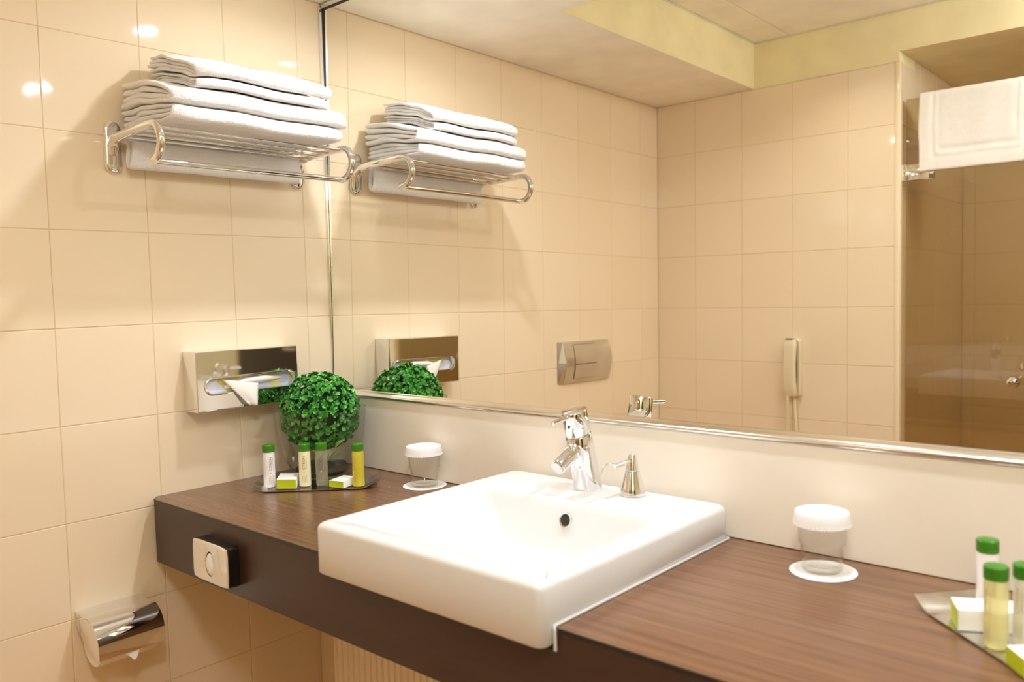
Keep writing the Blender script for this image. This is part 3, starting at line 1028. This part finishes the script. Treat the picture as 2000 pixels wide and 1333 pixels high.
bm = loft([R3(sc(hole, -0.0025), tX + 0.0003), R3(sc(hole, -0.0015), tX + 0.003), R3(sc(hole, 0.001), tX + 0.0035), R3(sc(hole, 0.0022), tX + 0.001), R3(sc(hole, 0.0025), tX - 0.008)])
mesh_obj('slot_rim', bm, 'chrome', tb, angle=1.0)
bm = boxm((0.003, ty0 + 0.004, tz0 + 0.004), (tX - 0.010, ty1 - 0.004, tz1 - 0.004))
mesh_obj('printed_carton', bm, 'carton', tb)
bm = tube([(tX - 0.010, sy0 + 0.05, szc - 0.006), (tX - 0.005, sy0 + 0.10, szc + 0.004), (tX - 0.004, sy0 + 0.15, szc + 0.006), (tX - 0.009, sy0 + 0.195, szc + 0.004)], [0.004, 0.008, 0.008, 0.002], 10)
mesh_obj('folded_tissue', bm, 'tissue', tb)
# the pulled tissue: a soft pointed flap
nU, nV = 8, 10
def tis(u, v_):
    # u across, v down; apex upper left, wide at the right edge
    a = Vector((tX - 0.004, -0.346, 1.119)); b = Vector((tX + 0.017, -0.268, 1.104)); c_ = Vector((tX + 0.021, -0.2735, 1.053)); d_ = Vector((tX + 0.018, -0.292, 1.055))
    top = a.lerp(b, u); bot = a.lerp(d_, 0.25).lerp(c_, u) if False else d_.lerp(c_, u)
    left = a.lerp(d_, v_); right = b.lerp(c_, v_)
    p = left.lerp(right, u)
    p.x += 0.004 * math.sin(PI * u) * math.sin(PI * v_) - 0.002 * math.sin(2 * PI * u) * v_
    return p
V, F = [], []
for i in range(nU + 1):
    for j in range(nV + 1):
        V.append(tis(i / nU, j / nV))
for i in range(nU):
    for j in range(nV):
        b_ = i * (nV + 1) + j
        F.append((b_, b_ + 1, b_ + nV + 2, b_ + nV + 1))
o = mesh_obj('paper_tissue', (V, F), 'tissue', loc=(tX, -0.30, 1.08), angle=2)
md = o.modifiers.new('thick', 'SOLIDIFY'); md.thickness = 0.0008
tag(o, 'white paper tissue pulled out of the chrome wall holder', 'tissue')

# ------------------------------------------------------------------ towel rack
rk = thing('towel_rack', 'chrome hotel towel rack with two looped arms on the left wall', 'towel rack', (0.0, -0.315, 1.571))
def rosette(yc, zc_):
    bm = bmesh.new()
    rings = []
    for (hx_, hz_, x) in ((0.0170, 0.0545, 0.0003), (0.0180, 0.0555, 0.004), (0.0172, 0.0545, 0.008), (0.0145, 0.0515, 0.0105), (0.0105, 0.0475, 0.0115), (0.002, 0.038, 0.0118)):
        rings.append([(x, p[0], p[1]) for p in rrect(yc, zc_, hx_, hz_, hx_, 8)])
    return loft(rings, bm, cap1=True)
Y_L, Y_R = -0.541, -0.094
for yc in (Y_L + 0.003, Y_R + 0.002):
    mesh_obj('rosette', rosette(yc, 1.6265), 'chrome', rk)
def arm_path(yc):
    P = [(0.004, yc + 0.002, 1.612), (0.012, yc + 0.002, 1.628), (0.028, yc, 1.640), (0.06, yc, 1.6435), (0.12, yc, 1.6455), (0.188, yc, 1.6475)]
    cc = (0.196, 1.6115)
    for k in range(1, 11):
        a = PI / 2 - k * PI * 1.02 / 10
        P.append((cc[0] + 0.036 * math.cos(a), yc, cc[1] + 0.036 * math.sin(a)))
    P.append((0.186, yc, 1.5735))
    return P
for yc in (Y_L, Y_R):
    P = arm_path(yc)
    rad = [0.011, 0.0125, 0.0110, 0.0095, 0.0088, 0.0084] + [0.0080] * 10 + [0.0072]
    mesh_obj('arm', tube(P, rad, 14), 'chrome', rk)
for x, z in ((0.062, 1.6425), (0.105, 1.644), (0.148, 1.6455), (0.190, 1.6470)):
    mesh_obj('shelf_rod', tube([(x, Y_L, z - 0.002), (x, Y_R, z - 0.002)], 0.0042, 12), 'chrome', rk)
mesh_obj('towel_bar', tube([(0.188, Y_L - 0.006, 1.5755), (0.188, Y_R + 0.006, 1.5755)], 0.0068, 16), 'chrome', rk)

# ------------------------------------------------------------------ towels
def ply_strip(pts, t, y0, y1, ny, bm, seed, wob, endj):
    """extrude a strip (cross-section polyline in x,z; thickness t) along y"""
    n = len(pts)
    if not hasattr(t, '__len__'):
        t = [t] * n
    P = [Vector((p[0], 0, p[1])) for p in pts]
    nr = []
    for i in range(n):
        d_ = (P[min(i + 1, n - 1)] - P[max(i - 1, 0)]).normalized()
        nr.append(Vector((-d_.z, 0, d_.x)))
    loop = [P[i] + nr[i] * t[i] / 2 for i in range(n)]
    e = (P[-1] - P[-2]).normalized() * t[-1] * 0.35
    loop += [P[-1] + e + nr[-1] * t[-1] * 0.2, P[-1] + e - nr[-1] * t[-1] * 0.2]
    loop += [P[i] - nr[i] * t[i] / 2 for i in range(n - 1, -1, -1)]
    e = (P[0] - P[1]).normalized() * t[0] * 0.35
    loop += [P[0] + e - nr[0] * t[0] * 0.2, P[0] + e + nr[0] * t[0] * 0.2]
    L_ = len(loop)
    sd0 = 3.0                                     # slow undulation, the same all through the stack
    rings = []
    st = [0.0, 0.004, 0.014, 0.03] + list(np.linspace(0.055, 0.945, ny)) + [0.97, 0.986, 0.996, 1.0]
    for s in st:
        y = y0 + (y1 - y0) * s
        ring = []
        edge = 0.0
        if s <= 0.004: edge = 0.5 if s == 0 else 0.16
        if s >= 0.996: edge = 0.5 if s == 1.0 else 0.16
        f_ = max(0, 1 - min(s, 1 - s) / 0.16) ** 1.5
        for k, q in enumerate(loop):
            j = k if k < n else (L_ - 3 - k if k < L_ - 2 else 0)
            j = max(0, min(n - 1, j))
            c = P[j]
            p = q.lerp(c, edge)
            nz = noise.noise(Vector((p.x * 9 + sd0, y * 8, 0.5)))
            nz1 = noise.noise(Vector((c.x * 14 + sd0, y * 12, c.z * 26)))
            nz2 = noise.noise(Vector((p.x * 60 + seed, y * 60, p.z * 60)))
            je = noise.noise(Vector((c.x * 22 + seed * 3.1, c.z * 40, 0.3 if s < 0.5 else 7.7))) * endj
            zz = p.z + 0.0055 * nz - 0.004 * f_ * max(0.0, (p.z - 1.66) / 0.1) + wob * nz2 * 0.3 + f_ * wob * 2.2 * nz1
            ring.append((p.x + wob * (0.3 * nz2 + f_ * nz1) - 0.010 * f_ * f_ * max(0.0, (p.x - 0.12) / 0.13), y + je * f_, zz))
        rings.append(ring)
    R = [[bm.verts.new(p) for p in ring] for ring in rings]
    for a, b in zip(R, R[1:]):
        for k in range(L_):
            bm.faces.new((a[k], a[(k + 1) % L_], b[(k + 1) % L_], b[k]))
    for ring, fl in ((R[0], False), (R[-1], True)):
        top = ring[:n]
        bot = ring[n + 2:2 * n + 2][::-1]
        for i in range(n - 1):
            f = (top[i], bot[i], bot[i + 1], top[i + 1])
            bm.faces.new(f if not fl else f[::-1])
        f = (top[n - 1], bot[n - 1], ring[n + 1], ring[n])
        bm.faces.new(f if not fl else f[::-1])
        f = (bot[0], top[0], ring[2 * n + 3], ring[2 * n + 2])
        bm.faces.new(f if not fl else f[::-1])


def towel(name, label, xb, xf, zb_f, zb_b, zt_f, zt_b, y0, y1, seed, plies, wob=0.0022, endj=0.012):
    """folded towel: nested folds closed at the front, plies thinner towards the front; heights given at front and back"""
    bm = bmesh.new()
    def zb(x):
        q = max(0, min(1, (x - xb) / (xf - xb)))
        return zb_b + (zb_f - zb_b) * (0.35 * q + 0.65 * q * q)
    def zt(x):
        q = max(0, min(1, (x - xb) / (xf - xb)))
        return zt_b + (zt_f - zt_b) * (0.35 * q + 0.65 * q * q)
    hf = zt_f - zb_f
    for k in range(plies):
        kk = (k + 0.5) / (2 * plies)                    # fraction of the height
        xe = xf - hf / 2                                # where the round fold starts
        nx = 9
        P, T = [], []
        for i in range(nx + 1):
            x = xb + (xe - xb) * i / nx
            h = zt(x) - zb(x)
            P.append((x, zb(x) + kk * h)); T.append(h / (2 * plies) * 0.97)
        h = zt(xe) - zb(xe)
        cm = (zb(xe) + zt(xe)) / 2
        rz = h * (0.5 - kk)
        rx = hf / 2 * (1 - 2 * kk) + 0.0015
        na = 9 if k < plies - 1 else 5
        for i in range(1, na):
            a = -PI / 2 + PI * i / na
            P.append((xe + rx * max(0.0, math.cos(a)) ** 0.38, cm + rz * (abs(math.sin(a)) ** 0.75) * (1 if a > 0 else -1))); T.append(h / (2 * plies) * 0.97)
        for i in range(nx, -1, -1):
            x = xb + (xe - xb) * i / nx
            h = zt(x) - zb(x)
            P.append((x, zt(x) - kk * h)); T.append(h / (2 * plies) * 0.97)
        jit = 0.003 * k
        ply_strip(P, T, y0 + jit + rng.normal(0, 0.0015), y1 - jit + rng.normal(0, 0.0015), 22, bm, seed + k * 5.3, wob, endj)
    bmesh.ops.recalc_face_normals(bm, faces=bm.faces)
    o = mesh_obj(name, bm, 'terry', loc=((xb + xf) / 2, (y0 + y1) / 2, zb_f), angle=3)
    md = o.modifiers.new('sub', 'SUBSURF'); md.levels = 1; md.render_levels = 1
    tag(o, label, 'towel', 'folded towels on the rack')
    return o

zr = 1.6525
ST = 'folded towels on the rack'
zr = 1.6545
towel('folded_towel', 'white folded bath towel lying directly on the rack rods, lowest of the stack', 0.026, 0.240, zr, zr, zr + 0.0290, zr + 0.050, -0.519, -0.118, 10.0, 2, wob=0.0025)
towel('folded_towel', 'white folded bath towel, second from the bottom of the stack', 0.024, 0.246, zr + 0.0305, zr + 0.0520, zr + 0.0620, zr + 0.110, -0.522, -0.112, 20.0, 2, wob=0.003)
towel('folded_towel', 'smaller white folded towel, second from the top of the stack', 0.045, 0.252, zr + 0.0645, zr + 0.1123, zr + 0.0845, zr + 0.134, -0.468, -0.164, 30.0, 2, wob=0.0025)
towel('folded_towel', 'smaller white folded towel on top of the stack', 0.045, 0.256, zr + 0.0868, zr + 0.1370, zr + 0.1145, zr + 0.171, -0.474, -0.158, 40.0, 2, wob=0.003)
# the cloth hung under the shelf, between the wall and the rods
bm = bmesh.new()
P = [(0.030, 1.6400), (0.029, 1.620), (0.030, 1.600), (0.034, 1.588), (0.042, 1.583), (0.050, 1.588), (0.053, 1.600), (0.052, 1.620), (0.050, 1.636)]
ply_strip(P, 0.011, -0.520, -0.116, 18, bm, 51.0, 0.0012, 0.006)
bmesh.ops.recalc_face_normals(bm, faces=bm.faces)
o = mesh_obj('hanging_towel', bm, 'terry', loc=(0.04, -0.318, 1.583), angle=3)
md = o.modifiers.new('sub', 'SUBSURF'); md.levels = 1; md.render_levels = 1
tag(o, 'white towel hanging under the rack rods close to the wall', 'towel')

# ------------------------------------------------------------------ small tissue dispenser on the fascia
md_ = thing('pocket_tissue_dispenser', 'small square chrome-faced tissue dispenser on the dark counter fascia', 'tissue dispenser', (0.304, -0.4965, 0.79))
px0, px1, pz0, pz1, py = 0.2400, 0.3735, 0.7525, 0.8318, -0.520
bm = loft([[(p[0], y, p[1]) for p in rrect((px0 + px1) / 2, (pz0 + pz1) / 2, (px1 - px0) / 2 - i_, (pz1 - pz0) / 2 - i_, 0.006, 4)] for y, i_ in ((-0.4968, 0.001), (-0.5185, 0.001))], cap0=True, cap1=True)
mesh_obj('body', bm, 'black', md_, angle=0.6)
cxp, czp = (px0 + px1) / 2, (pz0 + pz1) / 2
hz = [(cxp - 0.002 + 0.0165 * math.cos(2 * PI * k / 36) * (1 + 0.12 * math.sin(4 * PI * k / 36)), czp - 0.003 + 0.0245 * math.sin(2 * PI * k / 36)) for k in range(36)]
ot = []
for (a_, b_) in hz:
    dx_, dz_ = a_ - cxp, b_ - czp
    s_ = min(((px1 - px0) / 2) / max(abs(dx_), 1e-6), ((pz1 - pz0) / 2) / max(abs(dz_), 1e-6))
    ot.append((cxp + dx_ * s_, czp + dz_ * s_))
for cn in ((px0, pz0), (px0, pz1), (px1, pz0), (px1, pz1)):
    i_ = min(range(len(ot)), key=lambda q: (ot[q][0] - cn[0]) ** 2 + (ot[q][1] - cn[1]) ** 2)
    ot[i_] = (cn[0] + (0.0025 if cn[0] == px0 else -0.0025), cn[1] + (0.0025 if cn[1] == pz0 else -0.0025))
Y3 = lambda pts, y: [(p[0], y, p[1]) for p in pts]
inn = [(cxp + (p[0] - cxp) * 0.965, czp + (p[1] - czp) * 0.95) for p in ot]
bm = loft([Y3(ot, -0.5186), Y3(ot, -0.5205), Y3(inn, -0.5228), Y3([(p[0] * 0.97 + cxp * 0.03, p[1] * 0.97 + czp * 0.03) for p in inn], -0.5225), Y3([(cxp + (p[0] - cxp) * 1.12, czp + (p[1] - czp) * 1.12) for p in hz], -0.5222), Y3(hz, -0.5210), Y3(hz, -0.5190)])
mesh_obj('chrome_face', bm, 'chrome', md_, angle=0.5)
bm = bmesh.new()
bmesh.ops.create_uvsphere(bm, u_segments=20, v_segments=12, radius=1.0)
for v_ in bm.verts:
    c = v_.co
    w_ = 1 + 0.25 * noise.noise(c * 2.2)
    v_.co = Vector((cxp + 0.002 + c.x * 0.0110 * w_ + 0.004 * c.z * -0.6, -0.5210 + c.y * 0.0085, czp - 0.003 + c.z * 0.0215))
mesh_obj('tissue_bulge', bm, 'tissue', md_)

# ------------------------------------------------------------------ toilet paper holder and roll
hp = thing('toilet_paper_holder', 'chrome toilet paper holder with curved cover on the tiled left wall', 'paper holder', (0.0, -0.59, 0.66))
hy0, hy1 = -0.660, -0.528
prof = [(0.0006, 0.6665), (0.030, 0.6655)]
prof += [(0.060 + 0.0545 * math.sin(a), 0.610 + 0.0555 * math.cos(a)) for a in np.linspace(-0.25, 1.62, 16)]
prof += [(0.1145, 0.600), (0.114, 0.592)]
inner_p = [(0.114 - 0.0012, 0.592)] + [(p[0] - 0.0008, p[1] - 0.0012) for p in prof[-2::-1]]
mesh_obj('cover', prism([(p[0], p[1]) for p in prof + inner_p], 1, hy0, hy1), 'chrome', hp, angle=0.5)
side = [(0.0006, 0.6655), (0.030, 0.6645)] + [(0.060 + 0.0525 * math.sin(a), 0.610 + 0.0535 * math.cos(a)) for a in np.linspace(-0.25, 1.62, 12)] + [(0.1125, 0.592), (0.085, 0.590), (0.045, 0.604), (0.0006, 0.640)]
mesh_obj('side_plate', prism(side, 1, hy0 + 0.0002, hy0 + 0.0014), 'chrome', hp, angle=0.5)
mesh_obj('spindle', tube([(0.060, hy0 + 0.0015, 0.612), (0.060, hy1 - 0.004, 0.612)], 0.008, 12), 'chrome', hp)
mesh_obj('wall_plate', boxm((0.0005, hy0 + 0.03, 0.600), (0.003, hy1 - 0.03, 0.664)), 'chrome', hp)
rl = thing('toilet_roll', 'white toilet paper roll under the chrome cover with a folded point', 'toilet paper', (0.060, -0.594, 0.612))
ry0, ry1 = hy0 + 0.008, hy1 - 0.008
nn_ = 32
def cyl_y(r, y): return [(0.060 + r * math.cos(2 * PI * k / nn_), y, 0.612 + r * math.sin(2 * PI * k / nn_)) for k in range(nn_)]
bm = loft([cyl_y(0.018, ry0), cyl_y(0.0465, ry0), cyl_y(0.0478, ry0 + 0.002), cyl_y(0.0478, ry1 - 0.002), cyl_y(0.0465, ry1), cyl_y(0.018, ry1), cyl_y(0.018, ry0)])
mesh_obj('roll', bm, 'tissue', rl, angle=0.8)
pts3 = [(0.1085, -0.622, 0.596), (0.1085, -0.575, 0.600), (0.110, -0.588, 0.5725), (0.110, -0.592, 0.5715), (0.1083, -0.602, 0.583)]
V = [Vector(p) for p in pts3]
o = mesh_obj('folded_point', (V, [(0, 1, 2, 3, 4)]), 'paper', rl, smooth=False)
m2 = o.modifiers.new('thick', 'SOLIDIFY'); m2.thickness = 0.001

# ------------------------------------------------------------------ flush plate
fl = thing('flush_plate', 'satin chrome dual flush plate on the left wall, seen in the mirror', 'flush plate', (0.0, -1.075, 0.994))
fy0, fy1, fz0, fz1 = -1.215, -0.932, 0.994, 1.140
def fx(y, z):
    s = (z - (fz0 + fz1) / 2) / ((fz1 - fz0) / 2)
    q = (y - (fy0 + fy1) / 2) / ((fy1 - fy0) / 2)
    return 0.008 + 0.016 * (1 - s * s) * (1 - 0.25 * q * q)
def plate_grid(y0, y1, z0, z1, dx, ny=14, nz=12, bow=0.0):
    V, F = [], []
    for i in range(ny + 1):
        for j in range(nz + 1):
            z = z0 + (z1 - z0) * j / nz
            s = (z - (fz0 + fz1) / 2) / ((fz1 - fz0) / 2)
            yl = y0 - bow * (1 - s * s)
            y = yl + (y1 - yl) * i / ny
            V.append(Vector((fx(y, z) + dx, y, z)))
    for i in range(ny):
        for j in range(nz):
            b_ = i * (nz + 1) + j
            F.append((b_, b_ + nz + 1, b_ + nz + 2, b_ + 1))
    n0 = len(V)
    # skirt back to the wall
    rim = [i * (nz + 1) for i in range(ny + 1)] + [ny * (nz + 1) + j for j in range(1, nz + 1)] + [i * (nz + 1) + nz for i in range(ny - 1, -1, -1)] + [j for j in range(nz - 1, 0, -1)]
    for r_ in rim:
        V.append(Vector((0.0006, V[r_].y, V[r_].z)))
    for k in range(len(rim)):
        k2 = (k + 1) % len(rim)
        F.append((rim[k], rim[k2], n0 + k2, n0 + k))
    return V, F
mesh_obj('plate', plate_grid(fy0, fy1 - 0.022, fz0, fz1, 0, bow=0.012), 'steel', fl, angle=0.6)
V = [Vector(p) for p in ((0.0006, fy1, fz0), (0.0006, fy1, fz1), (fx(fy1 - 0.022, fz1), fy1 - 0.022, fz1), (0.024, fy1 - 0.0225, (fz0 + fz1) / 2), (fx(fy1 - 0.022, fz0), fy1 - 0.022, fz0), (0.006, fy1, (fz0 + fz1) / 2))]
mesh_obj('end_facet', (V, [(0, 5, 3, 4), (5, 1, 2, 3)]), 'alu', fl, smooth=False)
mesh_obj('full_flush_button', plate_grid(-1.128, -1.004, 1.0620, 1.1290, 0.0022, 8, 8), 'steel', fl, angle=0.6)
mesh_obj('half_flush_button', plate_grid(-1.128, -1.004, 1.0090, 1.0590, 0.0022, 8, 8), 'steel', fl, angle=0.6)
def frame_gap(y0, y1, z0, z1, w_=0.0012):
    V, F = [], []
    for (a0, a1, b0, b1) in ((y0 - w_, y0, z0, z1), (y1, y1 + w_, z0, z1), (y0, y1, z0 - w_, z0), (y0, y1, z1, z1 + w_)):
        for k in range(6):
            i0 = len(V)
            c0, c1 = (b0 + (b1 - b0) * k / 6, b0 + (b1 - b0) * (k + 1) / 6)
            for (yy, z_) in ((a0, c0), (a1, c0), (a1, c1), (a0, c1)):
                V.append(Vector((fx(yy, z_) + 0.0009, yy, z_)))
            F.append((i0, i0 + 1, i0 + 2, i0 + 3))
    return V, F
V1, F1 = frame_gap(-1.128, -1.004, 1.0620, 1.1290)
V2, F2 = frame_gap(-1.128, -1.004, 1.0090, 1.0590)
mesh_obj('button_gap', (V1 + V2, F1 + [tuple(i + len(V1) for i in f) for f in F2]), 'dark', fl, smooth=False)

# ------------------------------------------------------------------ wall telephone
ph = thing('wall_telephone', 'slim cream wall telephone on the opposite tiled wall, seen in the mirror', 'telephone', (0.57, YB, 0.92))
def side_strip(x0, x1, top, bot, n_=14):
    pass
bm = loft([[(p[0], y, p[1]) for p in rrect(0.574, 1.035, hx_, hz_, 0.016, 5)] for y, hx_, hz_ in ((YB + 0.0008, 0.027, 0.106), (YB + 0.016, 0.027, 0.106), (YB + 0.021, 0.024, 0.103))], cap0=True, cap1=True)
mesh_obj('wall_base', bm, 'phone', ph)
secs = []
for k in range(13):
    s = k / 12
    z = 0.936 + 0.202 * s
    th = 0.018 + 0.009 * (abs(2 * s - 1) ** 2)            # thicker at ear and mouth piece
    yf = YB + 0.058 - 0.006 * (2 * s - 1) ** 2
    hw = 0.0235 if 0 < k < 12 else 0.019
    secs.append([(0.574 + (p[0]), yf - th / 2 + p[1], z) for p in rrect(0, 0, hw, th / 2 * (1 if 0 < k < 12 else 0.7), 0.008, 4)])
mesh_obj('handset', loft(secs, cap0=True, cap1=True), 'phone', ph)
mesh_obj('cradle_gap', boxm((0.556, YB + 0.021, 0.960), (0.590, YB + 0.033, 1.110)), 'dark', ph)
mesh_obj('hook_slot', boxm((0.560, YB + 0.030, 1.1375), (0.586, YB + 0.050, 1.1405)), 'dark', ph)
mesh_obj('handset_cord', tube([(0.566, YB + 0.045, 0.938), (0.566, YB + 0.045, 0.905), (0.560, YB + 0.035, 0.86), (0.556, YB + 0.026, 0.78), (0.556, YB + 0.025, 0.60), (0.572, YB + 0.025, 0.55), (0.588, YB + 0.02, 0.60), (0.588, YB + 0.02, 0.80), (0.580, YB + 0.015, 0.90), (0.578, YB + 0.012, 0.931)], 0.0058, 10), 'phone', ph)

# ------------------------------------------------------------------ shower door and bath mat
GYD = YB - 0.030
sh = thing('shower_door', 'clear glass shower door with chrome hinge and round knob, seen in the mirror', 'shower door', (0.945, GYD, 0.02))
mesh_obj('door_glass', boxm((0.944, GYD - 0.004, 0.02), (1.335, GYD + 0.004, 1.930), 0.001, 1), 'shower_glass', sh, smooth=False)
mesh_obj('fixed_glass', boxm((1.340, GYD - 0.004, 0.02), (NX1 - 0.002, GYD + 0.004, 1.930), 0.001, 1), 'shower_glass', sh, smooth=False)
for z in (1.69, 0.28):
    bm = bmesh.new()
    box(bm, (0.9325, GYD - 0.014, z - 0.027), (0.950, GYD + 0.016, z + 0.027), 0.003)
    box(bm, (0.950, GYD + 0.0042, z - 0.026), (1.030, GYD + 0.0080, z + 0.026), 0.0015)
    box(bm, (0.950, GYD - 0.0080, z - 0.026), (1.030, GYD - 0.0042, z + 0.026), 0.0015)
    mesh_obj('hinge', bm, 'chrome', sh)
kx, kz = 1.268, 1.0195
def yl(prof_):
    rs = []
    for r, yy in prof_:
        rs.append([(kx + r * math.cos(2 * PI * k / 24), GYD + yy, kz + r * math.sin(2 * PI * k / 24)) for k in range(24)])
    return rs
mesh_obj('knob', loft(yl([(0.009, 0.004), (0.008, 0.018), (0.013, 0.022), (0.0185, 0.030), (0.0195, 0.038), (0.016, 0.046), (0.007, 0.050), (0.001, 0.0505)]), cap1=True), 'chrome', sh)
# bath mat draped over the top edge of the glass
def mat_sheet():
    x0, x1_ = 0.986, 1.330
    nx, ns = 40, 46
    path = []
    H = 0.262
    for k in range(ns + 1):
        s = -0.22 + (H + 0.22) * k / ns      # behind, over the edge, down the front
        path.append(s)
    V, F = [], []
    for i in range(nx + 1):
        x = x0 + (x1_ - x0) * i / nx
        for s in path:
            r = 0.0130
            if s < -r * PI / 2:
                y = GYD - r; z = 1.930 + (s + r * PI / 2)
            elif s > r * PI / 2:
                y = GYD + r; z = 1.930 - (s - r * PI / 2)
            else:
                a = s / r
                y = GYD + r * math.sin(a); z = 1.930 + r * math.cos(a)
            # border grooves: two rounds parallel to the hem
            di = min(x - x0, x1_ - x, H - s)
            g = 0
            for gc in (0.045, 0.063):
                g -= 0.0042 * math.exp(-((di - gc) / 0.0035) ** 2)
            g += 0.0012 * math.exp(-((di - 0.054) / 0.006) ** 2)
            wv = 0.0035 * noise.noise(Vector((x * 7, z * 6, 2.2))) + 0.0012 * noise.noise(Vector((x * 25, z * 25, 5)))
            if s > r * PI / 2:
                y += g + max(0, wv + 0.002) * min(1, s / 0.08)
            z += 0.002 * noise.noise(Vector((x * 12, 1.0, s * 2))) * (1 if s > 0.02 else 0)
            xx = x + 0.003 * noise.noise(Vector((0, z * 9, i * 0.01)))
            V.append(Vector((xx, y, z)))
    m_ = ns + 1
    for i in range(nx):
        for j in range(ns):
            F.append((i * m_ + j, i * m_ + j + 1, (i + 1) * m_ + j + 1, (i + 1) * m_ + j))
    return V, F
o = mesh_obj('bath_mat', mat_sheet(), 'mat_cotton', loc=(1.15, GYD, 1.69), angle=3)
m3 = o.modifiers.new('thick', 'SOLIDIFY'); m3.thickness = 0.005; m3.offset = 0.0
m3 = o.modifiers.new('sub', 'SUBSURF'); m3.levels = 1; m3.render_levels = 1
tag(o, 'white bath mat with stitched border draped over the shower door', 'bath mat')

# ------------------------------------------------------------------ radiator under the counter
rd = thing('radiator', 'cream fluted panel radiator below the counter', 'radiator', (0.18, -0.12, 0.12))
ra0, ra1, ryf = 0.1760, 1.05, -0.160
poly = []
pitch = 0.0215
n_ = int((ra1 - ra0 - 0.02) / pitch)
poly.append((ra0, ryf + 0.004)); poly.append((ra0 + 0.002, ryf)); poly.append((ra0 + 0.010, ryf))
x = ra0 + 0.010
for k in range(n_):
    poly += [(x + pitch * 0.10, ryf + 0.0042), (x + pitch * 0.30, ryf + 0.0042), (x + pitch * 0.42, ryf), (x + pitch, ryf)]
    x += pitch
poly += [(x + 0.008, ryf), (x + 0.010, ryf + 0.004), (x + 0.010, ryf + 0.035), (ra0, ryf + 0.035)]
mesh_obj('front_panel', prism(poly, 2, 0.12, 0.640), 'radiator', rd, angle=0.3)
mesh_obj('top_grille', boxm((ra0 + 0.004, ryf + 0.004, 0.6401), (ra1 - 0.004, ryf + 0.034, 0.650), 0.002), 'radiator', rd)
for xx in (ra0 + 0.1, ra1 - 0.1):
    mesh_obj('wall_bracket', boxm((xx - 0.015, ryf + 0.0351, 0.56), (xx + 0.015, -0.0775, 0.60)), 'radiator', rd)

mesh_obj('vent_plug', tube([(ra0 - 0.001, ryf + 0.02, 0.545), (ra0 - 0.012, ryf + 0.02, 0.545), (ra0 - 0.014, ryf + 0.02, 0.545)], [0.011, 0.011, 0.008], 14), 'radiator', rd)
